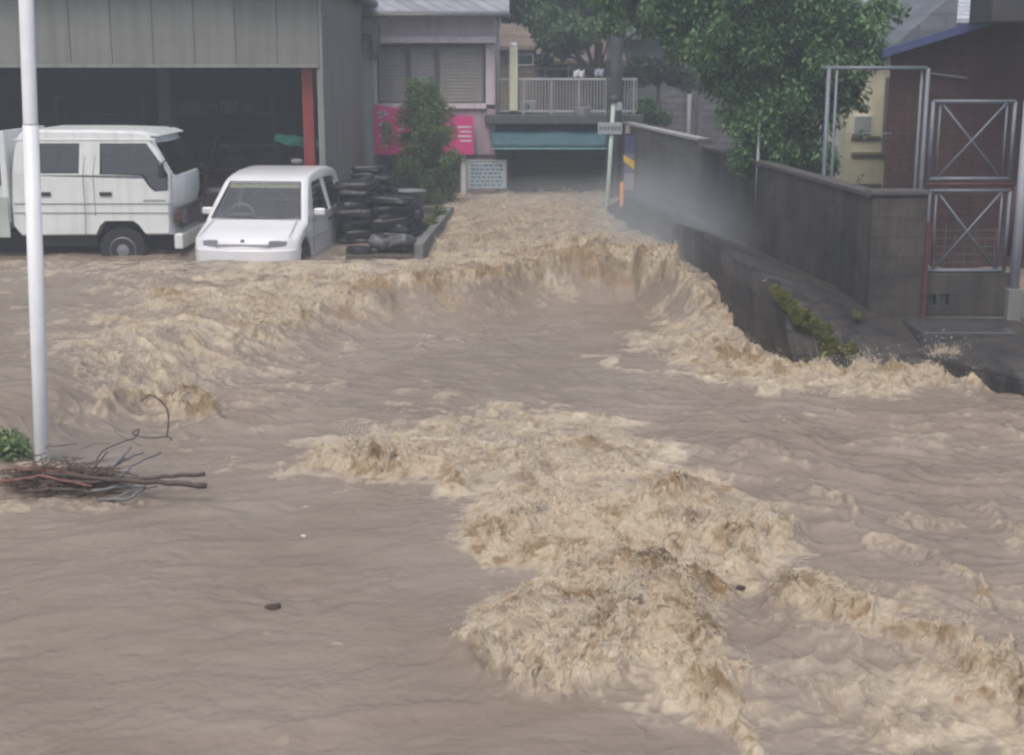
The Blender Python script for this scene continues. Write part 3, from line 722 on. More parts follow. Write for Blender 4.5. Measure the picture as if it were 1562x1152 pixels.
# pink banner sign
def banner():
    D = D3 - 0.22
    t = wthing('banner_sign', (X_(646, 235, D), D, 0)); tag(t, 'long bright pink banner with white lettering hung under the upper windows', 'banner')
    P = [ony(570, 236, D), ony(722, 236, D), ony(722, 178, D), ony(655, 172, D), ony(570, 160, D)]
    mb = MB(); n = len(P)
    mb.prism([(q.x, q.z) for q in P], 'y', D, D + 0.05)
    mb.build('panel', mat('pink_sheet', (0.70, 0.055, 0.30), 0.55, var=0.12, scale=2.5, col2=(0.62, 0.05, 0.20)), t)
    w = MB()
    random.seed(5)
    def stroke(u0, v0, u1, v1, wd=2.2):
        a = ony(u0, v0, D - 0.004); c = ony(u1, v1, D - 0.004)
        w.bar(a, c, wd * 0.0128, 0.006)
    for k, v in enumerate((194, 201, 208, 215)):       # lines of small text at the right
        stroke(698 + (k % 2) * 4, v, 719, v, 2.6)
    for (u, v) in ((580, 172), (582, 190), (584, 207)):   # large brush letters at the left
        stroke(u - 5, v, u + 12, v + 3, 3); stroke(u, v - 5, u + 3, v + 8, 2.5); stroke(u + 8, v - 3, u - 2, v + 9, 2)
    for u in (607, 624, 641, 660):
        stroke(u, 185, u + 9, 185, 2.4); stroke(u + 4, 181, u + 3, 200, 2.4); stroke(u, 198, u + 10, 196, 2.2); stroke(u - 1, 205, u + 9, 214, 2)
    w.build('lettering', mat('white_letters', (0.75, 0.66, 0.70), 0.6), t)
    y = MB(); y.bar(ony(578, 224, D - 0.004), ony(594, 222, D - 0.004), 0.04, 0.006)
    y.build('mark', mat('yellow_mark', (0.75, 0.42, 0.08), 0.6), t)
    return t
banner()
# small information board
def board():
    D = D3 - 0.35
    t = wthing('notice_board', (X_(742, 280, D), D, 0)); tag(t, 'small pale notice board with rows of blue writing beside the dark shutter', 'notice board')
    mb = MB(); bx3(mb, 714, 771, 246, 286, D, 0, 0.03); mb.build('panel', mat('board_white', (0.42, 0.47, 0.50), 0.6, var=0.08, scale=6), t, bevel=0.004)
    mb = MB()
    for (a, c, e, f) in ((712, 773, 244, 246.5), (712, 773, 285.5, 288), (712, 714.5, 246.5, 285.5), (770.5, 773, 246.5, 285.5)): bx3(mb, a, c, e, f, D, -0.012, 0.035)
    mb.build('frame', mat('board_frame', (0.35, 0.38, 0.38), 0.5), t)
    mb = MB(); random.seed(9)
    for r_ in range(6):
        v = 251 + r_ * 6; u = 718
        while u < 765:
            l_ = random.uniform(3, 8); bx3(mb, u, min(u + l_, 767), v, v + 3.0, D, -0.004, 0.0); u += l_ + random.uniform(1.5, 3)
    mb.build('lettering', mat('blue_letters', (0.08, 0.20, 0.30), 0.6), t)
    for u in (720, 765):
        mb = MB(); bx3(mb, u - 1.5, u + 1.5, 288, 320, D, 0, 0.03); mb.build('leg', m_galv, t)
board()

# ------------------------------------------------------------------ shop with roller shutter, awning and roof terrace
D4 = 28.0
sp_ = wthing('shop', (X_(850, 250, D4), D4, 0)); tag(sp_, 'low shop with dark roller shutter under a teal awning and a railed roof terrace', 'shop')
b = MB()
bx3(b, 757, 780, 225, 320, D4, 0, 0.2); bx3(b, 922, 975, 186, 320, D4, 0, 0.2)
a = ony(757, 186, D4); c = ony(975, 176, D4)
b.box(a.x, c.x, D4 + 0.2, D4 + 2.6, -1.5, a.z)
b.build('wall', mat('dark_shop_wall', (0.075, 0.075, 0.085), 0.8, var=0.2), sp_)
b = MB(); a = ony(780, 320, D4); c = ony(922, 222, D4); n = 14
for k in range(n):
    z0 = a.z + (c.z - a.z) * k / n; z1 = a.z + (c.z - a.z) * (k + 1) / n
    b.add([(a.x, D4 + 0.10, z0), (c.x, D4 + 0.10, z0), (c.x, D4 + 0.088, (z0 + z1) / 2), (a.x, D4 + 0.088, (z0 + z1) / 2), (c.x, D4 + 0.10, z1), (a.x, D4 + 0.10, z1)], [(0, 1, 2, 3), (3, 2, 4, 5)])
b.build('roller_shutter', mat('shutter_dark', (0.025, 0.025, 0.032), 0.6, var=0.2), sp_)
b = MB(); bx3(b, 740, 978, 174, 188, D4, -0.55, 2.6); b.build('terrace_slab', mat('dark_slab', (0.085, 0.095, 0.10), 0.8, var=0.3, streak=0.4), sp_, bevel=0.02)
# awning: sloping sheet with a valance
b = MB(); nx = 24
pa, pb = ony(748, 189, D4), ony(930, 189, D4)
zb = Z_(800, 218, D4 - 0.9); zv = Z_(800, 227, D4 - 0.9)
xa, xb = X_(750, 215, D4 - 0.9), X_(928, 215, D4 - 0.9)
vs = []
for i in range(nx + 1):
    t = i / nx; sag = 0.015 * math.sin(t * 14) 
    vs += [(pa.x + (pb.x - pa.x) * t, D4 - 0.02, pa.z), (pa.x + (pb.x - pa.x) * t, D4 - 0.5, (pa.z + zb) / 2 + sag - 0.02), (xa + (xb - xa) * t, D4 - 0.9, zb + sag * 0.5), (xa + (xb - xa) * t, D4 - 0.92 + 0.01 * math.sin(t * 40), zv + 0.008 * math.sin(t * 50))]
b.add(vs, [(4 * i + j, 4 * i + 4 + j, 4 * i + 5 + j, 4 * i + 1 + j) for i in range(nx) for j in range(3)])
o = b.build('awning', m_teal, sp_, smooth=True); s_ = o.modifiers.new('s', 'SOLIDIFY'); s_.thickness = 0.01
b = MB(); b.tube([(xa, D4 - 0.93, zv), (xb, D4 - 0.93, zv)], 0.018, 6); b.build('awning_bar', mat('pale_teal', (0.10, 0.30, 0.30), 0.5), sp_)
# railing
b = MB(); D = D4 - 0.3
zt, zl = Z_(850, 119, D), Z_(850, 171, D)
x0, x1 = X_(757, 119, D), X_(972, 119, D)
b.box(x0, x1, D - 0.025, D + 0.025, zt - 0.045, zt); b.box(x0, x1, D - 0.02, D + 0.02, zl, zl + 0.035)
rl = b.build('railing', mat('grey_rail', (0.40, 0.42, 0.45), 0.5, var=0.1), sp_)
b = MB(); n = 46
for k in range(n + 1):
    xx = x0 + (x1 - x0) * k / n; r_ = 0.022 if k % 9 == 0 else 0.009
    b.box(xx - r_, xx + r_, D - r_, D + r_, zl - (0.1 if k % 9 == 0 else 0), zt - 0.045)
o = b.build('balusters', mat('grey_baluster', (0.32, 0.34, 0.37), 0.5, var=0.1), rl); o.matrix_parent_inverse = Matrix.Identity(4)
# things on the terrace
def boxy(name, u0, u1, v0, v1, D, dep, m, label, cat, bev=0.01):
    mb = MB(); bx3(mb, u0, u1, v0, v1, D, 0, dep); return tag(mb.build(name, m, None, bevel=bev), label, cat)
pt = wthing('vertical_sign', (X_(784, 170, D4 - 0.45), D4 - 0.45, 0)); tag(pt, 'tall narrow cream vertical sign standing at the terrace edge', 'sign')
mb = MB(); bx3(mb, 777, 790, 72, 170, D4 - 0.45, 0, 0.14); mb.build('panel', mat('cream_sign', (0.60, 0.62, 0.47), 0.6, var=0.06, streak=0.1), pt, bevel=0.02)
mb = MB(); bx3(mb, 778, 789, 65, 72, D4 - 0.45, 0.01, 0.13); mb.build('cap', mat('white_cap', (0.80, 0.80, 0.86), 0.4), pt, bevel=0.03)
mb = MB(); bx3(mb, 779, 788, 170, 178, D4 - 0.45, 0.04, 0.1); mb.build('bracket', m_steel, pt)
ac = wthing('air_conditioner', (X_(803, 172, D4), D4, 0)); tag(ac, 'small pale air conditioner unit low behind the terrace railing', 'air conditioner')
mb = MB(); bx3(mb, 794, 816, 154, 172, D4 + 0.1, 0, 0.3); mb.build('casing', mat('pale_casing', (0.36, 0.40, 0.40), 0.5), ac, bevel=0.01)
q = ony(802, 163, D4 + 0.09); MB().lathe([(0.07, 0), (0.075, 0.012), (0.04, 0.02)], q, 'y', 16).build('fan_grille', m_steel, ac)
ba = wthing('laundry_basket', (X_(890, 172, D4), D4, 0)); tag(ba, 'small white basket hooked low on the terrace railing', 'basket')
mb = MB(); q = ony(888, 172, D4 - 0.42); mb.lathe([(0.10, -0.07), (0.13, -0.02), (0.16, 0.09), (0.17, 0.10), (0.15, 0.10), (0.12, 0.0)], q, 'z', 14); mb.build('body', mat('basket_white', (0.5, 0.5, 0.52), 0.6), ba, smooth=True)
MB().tube([q + Vector((-0.15, 0.0, 0.09)), q + Vector((-0.1, 0.09, 0.2)), q + Vector((0.1, 0.09, 0.2)), q + Vector((0.15, 0.0, 0.09))], 0.01, 6).build('handle', m_galv, ba)
for (u, v, s1, lab) in ((883, 112, 1.0, 'white cloth drying on the terrace rail nearer the cream sign'), (914, 110, 0.8, 'pale lilac cloth drying on the terrace rail near the dark pole')):
    mb = MB(); q = ony(u, v, D4 + 0.5); n = 6
    vs = [(q.x + (i / n - 0.5) * 0.22 * s1, q.y + 0.03 * math.sin(i * 2.1 + j), q.z + 0.06 - j * 0.05 + 0.02 * math.sin(i * 1.7 + u)) for i in range(n + 1) for j in range(4)]
    mb.add(vs, [(i * 4 + j, i * 4 + 4 + j, i * 4 + 5 + j, i * 4 + 1 + j) for i in range(n) for j in range(3)])
    o = mb.build('laundry', mat('laundry%d' % u, (0.62, 0.63, 0.68) if u < 900 else (0.42, 0.42, 0.52), 0.8), smooth=True); s_ = o.modifiers.new('s', 'SOLIDIFY'); s_.thickness = 0.012
    tag(o, lab, 'laundry')
MB_ = MB(); zz = Z_(850, 112, D4 + 0.5)
MB_.tube([(X_(760, 112, D4 + 0.5), D4 + 0.5, zz + 0.10), (X_(970, 112, D4 + 0.5), D4 + 0.5, zz + 0.08)], 0.008, 5)
tag(MB_.build('washing_line', m_steel), 'thin washing line strung above the terrace railing', 'washing line')

# ------------------------------------------------------------------ background houses
def house(u0, u1, v_eave, v_ridge, D, dep, wallm, roofm, label, hip=0.0, wins=(), base=-0.5):
    a = ony(u0, v_eave, D); c = ony(u1, v_eave, D); zr = Z_(u0, v_ridge, D + dep / 2)
    t = wthing('house', (a.x, D, 0)); tag(t, label, 'house', 'houses beyond the street')
    MB().box(a.x, c.x, D, D + dep, base, a.z).build('wall', wallm, t)
    o_ = 0.25; x0, x1, y0, y1, z0 = a.x - o_, c.x + o_, D - o_, D + dep + o_, a.z
    xm0, xm1, ym = x0 + hip, x1 - hip, (y0 + y1) / 2
    vs = [(x0, y0, z0), (x1, y0, z0), (x1, y1, z0), (x0, y1, z0), (xm0, ym, zr), (xm1, ym, zr)]
    vs += [(p[0], p[1], p[2] + 0.08) for p in vs]
    f = [(0, 1, 5, 4), (1, 2, 5), (2, 3, 4, 5), (3, 0, 4)]
    fs = f + [tuple(i + 6 for i in q_) for q_ in f] + [(0, 1, 7, 6), (1, 2, 8, 7), (2, 3, 9, 8), (3, 0, 6, 9)]
    MB().add(vs, fs).build('roof', roofm, t)
    for (wu0, wu1, wv0, wv1) in wins:
        mb = MB(); bx3(mb, wu0 - 2, wu1 + 2, wv0 - 2, wv1 + 2, D, -0.04, -0.005); w = mb.build('window', m_white, t)
        mb = MB(); bx3(mb, wu0, wu1, wv0, wv1, D, -0.05, -0.03); p_ = mb.build('pane', m_win, w); p_.matrix_parent_inverse = Matrix.Identity(4)
    return t
m_brownwall = mat('brown_wall', (0.16, 0.12, 0.09), 0.85, var=0.25, streak=0.3)
m_browntile = mat('brown_tile', (0.20, 0.145, 0.11), 0.7, var=0.25, brick=(0.28, 0.25, 0.02, 0.6), bump=0.3)
m_bluetile = mat('pale_blue_tile', (0.55, 0.58, 0.66), 0.4, var=0.12, brick=(0.28, 0.09, 0.012, 0.5), bump=0.3)
m_greywall = mat('blue_grey_wall', (0.13, 0.15, 0.175), 0.8, var=0.12, streak=0.3)
m_greyroof = mat('slate_roof', (0.16, 0.175, 0.20), 0.6, var=0.15, brick=(0.4, 0.25, 0.02, 0.7))
house(835, 938, 98, 62, 33.5, 3.5, m_brownwall, m_browntile, 'low brown tiled house behind the terrace railing', wins=((868, 882, 102, 116),))
house(760, 842, 76, 36, 37, 4, m_brownwall, m_browntile, 'brown roofed house behind the cream vertical sign', wins=((790, 812, 84, 98),))
house(944, 1110, 60, 20, 34, 5, m_greywall, m_greyroof, 'tall blue grey house behind the dark pole with a plain roof', hip=1.2, wins=((1030, 1046, 78, 120),), base=-0.5)
house(1338, 1640, 36, -34, 29, 6, m_brownwall, m_bluetile, 'house with pale blue tiled roof rising above the maroon house', wins=())
# the cream house behind the frame
D5 = 21.5
t = wthing('house', (X_(1330, 300, D5), D5, 0)); tag(t, 'pale cream house seen between the tree and the maroon house', 'house')
b = MB(); a = ony(1296, 78, D5); c = ony(1430, 78, D5)
b.box(a.x, c.x, D5, D5 + 4, -0.4, a.z); b.build('wall', mat('cream_wall', (0.78, 0.76, 0.58), 0.8, var=0.08, scale=2, streak=0.12), t)
b = MB(); b.prism([(a.x - 0.2, a.z), (c.x + 0.2, a.z), (c.x + 0.2, a.z + 0.9), ((a.x + c.x) / 2, a.z + 0.12)], 'y', D5 - 0.2, D5 + 4.2); b.build('roof', m_greyroof, t)
b = MB(); bx3(b, 1344, 1368, 118, 236, D5, -0.25, -0.003); b.build('side_panel', mat('grey_panel', (0.17, 0.17, 0.19), 0.7), t)
for v0_, v1_ in ((207, 210), (232, 236), (280, 283)):
    b = MB(); bx3(b, 1298, 1343, v0_, v1_, D5, -0.04, -0.002); b.build('trim', mat('cream_trim', (0.30, 0.27, 0.2), 0.7), t)
w = MB(); bx3(w, 1300, 1330, 176, 205, D5, -0.04, -0.002); w = w.build('window', m_white, t)
p_ = MB(); bx3(p_, 1302, 1328, 178, 203, D5, -0.05, -0.035); p_ = p_.build('pane', mat('pale_pane', (0.38, 0.44, 0.44), 0.2), w); p_.matrix_parent_inverse = Matrix.Identity(4)

# ------------------------------------------------------------------ maroon house at the right
D6 = 17.2
t = wthing('house', (X_(1460, 300, D6), D6, 0)); tag(t, 'dark maroon brick house with a blue eave rising behind the metal gate', 'house')
m_maroon = mat('maroon_brick', (0.07, 0.034, 0.032), 0.85, var=0.25, scale=2, streak=0.35, bump=0.4, brick=(0.22, 0.075, 0.008, 0.7))
a = ony(1359, 84, D6); slope = 0.30
xr_ = a.x + 3.6
pts = [(a.x, -0.4), (a.x, a.z), (xr_, a.z + 3.6 * slope), (xr_ + 3.6, a.z), (xr_ + 3.6, -0.4)]
b = MB().prism(pts, 'y', D6, D6 + 3.6)
b.v = [(x_ + (1.0 if y_ > D6 + 1 else 0), y_, z_) for x_, y_, z_ in b.v]
b.build('wall', m_maroon, t)
b = MB()
for (p0, p1) in (((a.x - 0.15, a.z - 0.03), (xr_, a.z + 3.6 * slope + 0.02)), ((xr_, a.z + 3.6 * slope + 0.02), (xr_ + 3.8, a.z - 0.03))):
    b.prism([(p0[0], p0[1]), (p1[0], p1[1]), (p1[0], p1[1] + 0.10), (p0[0], p0[1] + 0.10)], 'y', D6 - 0.25, D6 - 0.16)
b.build('fascia', m_bluetrim, t)
b = MB()
for (p0, p1) in (((a.x - 0.15, a.z - 0.0), (xr_, a.z + 3.6 * slope + 0.05)), ((xr_, a.z + 3.6 * slope + 0.05), (xr_ + 3.8, a.z))):
    b.prism([(p0[0], p0[1]), (p1[0], p1[1]), (p1[0], p1[1] + 0.05), (p0[0], p0[1] + 0.05)], 'y', D6 - 0.16, D6 + 3.8)
b.v = [(x_ + (1.05 if y_ > D6 + 1 else 0), y_, z_) for x_, y_, z_ in b.v]
b.build('roof', m_blacktrim, t)
b = MB(); q0, q1 = ony(1420, 112, D6 - 0.03), ony(1475, 119, D6 - 0.03); b.tube([q0, q1], 0.014, 6)
b.build('conduit', m_galv, t)
b = MB(); bx3(b, 1512, 1640, -40, 34, D6 - 1.2, 0, 0.8); b.build('dormer', m_blacktrim, t, bevel=0.02)

# ------------------------------------------------------------------ walls on the right
def wall_seg(name, p0, p1, z0, z1a, z1b, th, m, label, cat='wall', cap=True, cap_m=None):
    p0, p1 = Vector(p0), Vector(p1); d = (p1 - p0); n_ = Vector((-d.y, d.x)).normalized() * th
    if n_.x < 0: n_ = -n_
    t = wthing(name, (p0.x, p0.y, 0)); tag(t, label, cat)
    vs = []
    for q, zt in ((p0, z1a), (p1, z1b)):
        vs += [(q.x, q.y, z0), (q.x + n_.x, q.y + n_.y, z0), (q.x + n_.x, q.y + n_.y, zt), (q.x, q.y, zt)]
    MB().add(vs, [(0, 1, 2, 3), (4, 7, 6, 5), (0, 4, 5, 1), (1, 5, 6, 2), (2, 6, 7, 3), (3, 7, 4, 0)]).build('blockwork', m, t)
    if cap:
        e = n_.normalized() * 0.025; vs = []
        for q, zt in ((p0, z1a), (p1, z1b)):
            for k, (ox, oz) in enumerate(((-1, 0.002), (1, 0.002), (1, 0.05), (-1, 0.05))):
                base = q + (n_ if ox > 0 else Vector((0, 0))) + e * ox
                vs.append((base.x, base.y, zt + oz))
        MB().add(vs, [(0, 1, 2, 3), (4, 7, 6, 5), (0, 4, 5, 1), (1, 5, 6, 2), (2, 6, 7, 3), (3, 7, 4, 0)]).build('coping', cap_m or m_conc, t, bevel=0.006)
    return t
A0 = onz(1320, 484, -0.02); A1 = onz(1066, 338, -0.02); A2 = onz(950, 296, 0.05)
zA0 = Z_(1320, 302, A0.y); zA1 = Z_(1066, 226, A1.y); zA1b = Z_(1064, 216, A1.y); zA2 = Z_(962, 190, A2.y)
wall_seg('block_wall', A0.xy, A1.xy, -0.6, zA0, zA1, 0.14, m_block, 'long dark stained concrete block wall running back from the gate', cap_m=mat('dark_coping', (0.085, 0.08, 0.078), 0.8, var=0.2))
wall_seg('block_wall', (A1.x - 0.02, A1.y + 0.01), A2.xy, -0.6, zA1b, zA2, 0.14, m_block2, 'paler grey block wall in the spray beyond the long dark wall', cap_m=mat('pale_coping', (0.33, 0.34, 0.35), 0.8))
b = MB(); b.box(A1.x - 0.05, A1.x + 0.16, A1.y - 0.10, A1.y + 0.10, -0.6, zA1b + 0.05); tag(b.build('wall_pier', mat('pier_dark', (0.10, 0.10, 0.10), 0.85, var=0.3, streak=0.4), bevel=0.01), 'dark narrow pier where the pale and dark block walls meet', 'pier')
B1 = ony(1404, 484, A0.y - 0.02)
t = wthing('wall_end', (A0.x, A0.y, 0)); tag(t, 'square dark end of the block wall beside the gate', 'wall')
MB().box(A0.x + 0.004, B1.x, A0.y - 0.02, A0.y + 0.2, -0.6, zA0 + 0.03).build('blockwork', m_block, t)
MB().box(A0.x - 0.02, B1.x + 0.01, A0.y - 0.045, A0.y + 0.22, zA0 + 0.032, zA0 + 0.075).build('coping', MATS['dark_coping'], t, bevel=0.006)
# bank below the wall
wl_px = [(905, 330), (960, 365), (1010, 405), (1060, 452), (1120, 505), (1213, 556), (1290, 560), (1420, 560), (1562, 596), (1700, 620)]
wpt = [onz(u, v, -0.30 if u > 1000 else -0.1) for u, v in wl_px]
ed_px = [(950, 300), (985, 318), (1018, 335), (1062, 352), (1122, 393), (1182, 433), (1287, 520), (1400, 545), (1545, 566), (1700, 590)]
edge = []
for (u, v), w_ in zip(ed_px, wpt):
    D = w_.y + (0.25 if u < 1200 else 0.12)
    q = ony(u, v, D); edge.append(q)
edge2 = [Vector((q.x + 0.03, q.y, q.z)) for q in edge]
back = []
for q, (u, v) in zip(edge, ed_px):
    if q.y > A0.y + 0.25:
        tt = (q.y + 0.35 - A0.y) / (A2.y - A0.y); back.append(Vector((A0.x + (A2.x - A0.x) * tt + 0.05, q.y + 0.35, 0.13)))
    else: back.append(Vector((max(q.x + 0.05, A0.x + 0.06), A0.y + 0.05, -0.03 if q.x > A0.x else 0.05)))
nsub = 18
rows = []
def lerpl(L, n):
    out = []
    for i in range(len(L) - 1):
        for k in range(n): out.append(L[i].lerp(L[i + 1], k / n))
    return out + [L[-1]]
lo = [Vector((w_.x, w_.y, -1.2)) for w_ in wpt]; wa = [Vector((w_.x, w_.y, w_.z)) for w_ in wpt]
mid = [w_.lerp(e_, 0.55) for w_, e_ in zip(wa, edge)]
L = [lerpl(x_, nsub) for x_ in (lo, wa, mid, edge, [e_.lerp(b_, 0.35) + Vector((0, 0, 0.0)) for e_, b_ in zip(edge, back)], back)]
m_ = len(L[0]); vs = []
for j, row in enumerate(L):
    for i, q in enumerate(row):
        kf = 1.0 if i < 6 * nsub else 0.35
        k = kf * (0.0 if j == 0 else (0.10 if j < 4 else 0.03))
        vs.append(q + Vector((k * float(noise(i * 0.4, j * 1.1, s=5)), k * float(noise(i * 0.37, j * 0.9, s=6)), 0.5 * k * float(noise(i * 0.31, j * 0.9, s=7)))))
fs = [(j * m_ + i, j * m_ + i + 1, (j + 1) * m_ + i + 1, (j + 1) * m_ + i) for j in range(len(L) - 1) for i in range(m_ - 1)]
t = wthing('retaining_wall', (wpt[5].x, wpt[5].y, 0)); tag(t, 'dark wet concrete retaining bank sloping down into the foaming water', 'retaining wall')
MB().add(vs, fs).build('bank_face', m_wetconc, t, smooth=True)
pv = MB(); pl = [onz(1400, 484, 0.0), onz(1560, 478, 0.0)]
# paved doorstep in front of the gate
st = wthing('doorstep', (onz(1470, 500, 0.0).x, 13.3, 0)); tag(st, 'wet concrete doorstep slab below the metal gate', 'step')
q0 = onz(1402, 486, -0.01)
xq0, xq1 = X_(1404, 500, 13.2), X_(1546, 500, 13.2)
MB().box(xq0, xq1, 13.12, A0.y - 0.03, -0.8, -0.022).build('slab', mat('wet_step', (0.065, 0.068, 0.075), 0.25, var=0.35, scale=3, bump=0.4, bscale=12), st, bevel=0.02)
MB().box(xq1 + 0.01, xq1 + 2.5, 12.4, A0.y + 0.4, -1.0, -0.10).build('side_slab', m_wetconc, st, bevel=0.02)
# low block wall under the gate
DG = A0.y + 0.02
t = wthing('block_wall', (X_(1475, 475, DG), DG, 0)); tag(t, 'low dark block wall with two small openings under the gate', 'wall')
a = ony(1410, 478, DG); c = ony(1543, 418, DG)
wz0, wz1 = -0.3, c.z
b = MB()
xs = [X_(u, 450, DG) for u in (1410, 1416, 1428, 1434, 1448, 1543)]
zv0, zv1 = Z_(1430, 466, DG), Z_(1430, 449, DG)
b.box(xs[0], xs[5], DG, DG + 0.12, wz0, zv0); b.box(xs[0], xs[5], DG, DG + 0.12, zv1, wz1)
b.box(xs[0], xs[1], DG, DG + 0.12, zv0, zv1); b.box(xs[2], xs[3], DG, DG + 0.12, zv0, zv1); b.box(xs[4], xs[5], DG, DG + 0.12, zv0, zv1)
b.build('blockwork', m_block, t)
b = MB(); b.box(xs[1], xs[2], DG + 0.09, DG + 0.11, zv0, zv1); b.box(xs[3], xs[4], DG + 0.09, DG + 0.11, zv0, zv1); b.build('vent_plate', mat('vent_pale', (0.22, 0.25, 0.26), 0.7), t)
# red painted post between wall end and gate
b = MB(); q = ony(1408, 470, DG - 0.05); zt_ = Z_(1408, 338, DG)
b.box(q.x - 0.02, q.x + 0.02, DG - 0.07, DG - 0.03, -0.1, zt_); tag(b.build('post', mat('rusty_post', (0.09, 0.03, 0.034), 0.7, var=0.4, scale=8)), 'thin rusty red post at the left of the metal gate', 'post')

# pipe frames
def pipe(mb, a, c, r): mb.tube([a, c], r, 10)
DA = 16.3
t = wthing('pipe_frame', (X_(1335, 290, DA), DA, 0)); tag(t, 'tall empty galvanised pipe frame standing behind the wall by the tree', 'frame')
b = MB()
zt_, zb_ = Z_(1330, 104, DA), -0.1
for u in (1260, 1272, 1410): x_ = X_(u, 200, DA) ; MB().tube([(x_, DA, zb_), (x_, DA, zt_)], 0.026 if u != 1272 else 0.017, 10).build('upright', m_galv, t, smooth=True)
x_ = X_(1402, 200, DA); MB().tube([(x_, DA + 0.03, zb_), (x_, DA + 0.03, zt_ - 0.03)], 0.017, 10).build('upright', m_galv, t, smooth=True)
MB().tube([(X_(1258, 104, DA), DA, zt_), (X_(1414, 104, DA), DA, zt_)], 0.024, 10).build('top_rail', m_galv, t, smooth=True)
z_ = Z_(1330, 205, DA); MB().tube([(X_(1272, 200, DA), DA, z_), (X_(1360, 200, DA), DA, z_ + 0.01)], 0.006, 6).build('wire', m_galv, t)
DG2 = DG + 0.06
t = wthing('gate', (X_(1485, 418, DG2), DG2, 0)); tag(t, 'tall galvanised pipe gate of two cross braced panels over mesh', 'gate')
def frame_panel(u0, u1, v0, v1, parts):
    x0, x1, z1, z0 = X_(u0, v0, DG2), X_(u1, v0, DG2), Z_(u0, v0, DG2), Z_(u0, v1, DG2)
    b = MB(); r_ = 0.02
    b.tube([(x0, DG2, z0), (x0, DG2, z1)], r_, 10); b.tube([(x1, DG2, z0), (x1, DG2, z1)], r_, 10)
    b.tube([(x0, DG2, z1), (x1, DG2, z1)], r_, 10); b.tube([(x0, DG2, z0), (x1, DG2, z0)], r_, 10)
    x2 = x0 + 0.075; b.tube([(x2, DG2 + 0.01, z0), (x2, DG2 + 0.01, z1)], 0.011, 8)
    x3 = x1 - 0.075; b.tube([(x3, DG2 + 0.01, z0), (x3, DG2 + 0.01, z1)], 0.011, 8)
    b.build('panel_frame', m_galv, t, smooth=True)
    for (a_, c_) in (((x2, z1), (x3, z0)), ((x2, z0), (x3, z1))):
        b = MB(); b.tube([(a_[0], DG2 + (0.012 if a_[1] == z1 else -0.006), a_[1]), (c_[0], DG2 + (0.012 if a_[1] == z1 else -0.006), c_[1])], 0.011, 8)
        b.build('brace', m_galv, t, smooth=True)
    return x0, x1, z0, z1
frame_panel(1424, 1549, 155, 273, t)
x0, x1, z0, z1 = frame_panel(1418, 1541, 291, 413, t)
b = MB(); zz = Z_(1480, 281, DG2); b.tube([(x0 - 0.04, DG2 - 0.02, zz), (x1 + 0.06, DG2 - 0.02, zz)], 0.013, 8); b.tube([(x1 + 0.045, DG2 - 0.02, zz), (x1 + 0.03, DG2 - 0.02, z0 + 0.15)], 0.015, 8); b.build('latch_bar', mat('red_bar', (0.08, 0.035, 0.045), 0.6, var=0.3, scale=9), t, smooth=True)
b = MB()
for k in range(1, 8):
    xx = x0 + (x1 - x0) * k / 8; b.tube([(xx, DG2 + 0.03, z0), (xx, DG2 + 0.03, z0 + (z1 - z0) * (0.45 + 0.07 * (k % 3)))], 0.005, 5)
for k in range(1, 6):
    zz = z0 + (z1 - z0) * k * 0.1; b.tube([(x0, DG2 + 0.035, zz), (x1, DG2 + 0.035, zz)], 0.004, 5)
b.build('mesh', mat('grey_mesh', (0.10, 0.12, 0.12), 0.6, metal=0.3), t)
gp = wthing('gate_post', (X_(1558, 455, DG2 - 0.1), DG2 - 0.1, 0)); tag(gp, 'thick pale post at the right edge beside the gate', 'post')
x_ = X_(1558, 300, DG2 - 0.1)
MB().tube([(x_, DG2 - 0.1, Z_(1550, 440, DG2 - 0.1)), (x_, DG2 - 0.1, Z_(1555, 152, DG2))], 0.05, 14).build('pipe', mat('pale_post', (0.36, 0.39, 0.43), 0.5, var=0.1, streak=0.2), gp, smooth=True)
MB().box(x_ - 0.07, x_ + 0.07, DG2 - 0.17, DG2 - 0.03, -0.3, Z_(1550, 440, DG2 - 0.1)).build('foot', m_conc, gp, bevel=0.01)

# terraced wall far behind with pipe
D7 = 30.5
t = wthing('terrace_wall', (X_(1040, 200, D7), D7, 0)); tag(t, 'grey stone terrace wall with a thin pipe between pole and tree', 'wall')
b = MB()
prof = [(962, 185), (985, 172), (1010, 148), (1035, 140), (1075, 146), (1110, 165), (1180, 178), (1180, 330), (962, 330)]
b.prism([(ony(u, v, D7).x, ony(u, v, D7).z) for u, v in prof], 'y', D7, D7 + 1.5)
b.build('stonework', mat('terrace_stone', (0.155, 0.155, 0.175), 0.85, var=0.3, scale=2, bump=0.6, brick=(0.55, 0.14, 0.015, 0.6), streak=0.3), t)
x_ = X_(1051, 170, D7 - 0.06); MB().tube([(x_, D7 - 0.06, -0.2), (x_, D7 - 0.06, Z_(1051, 143, D7))], 0.05, 10).build('pipe', mat('grey_pipe', (0.24, 0.25, 0.27), 0.6), t, smooth=True)

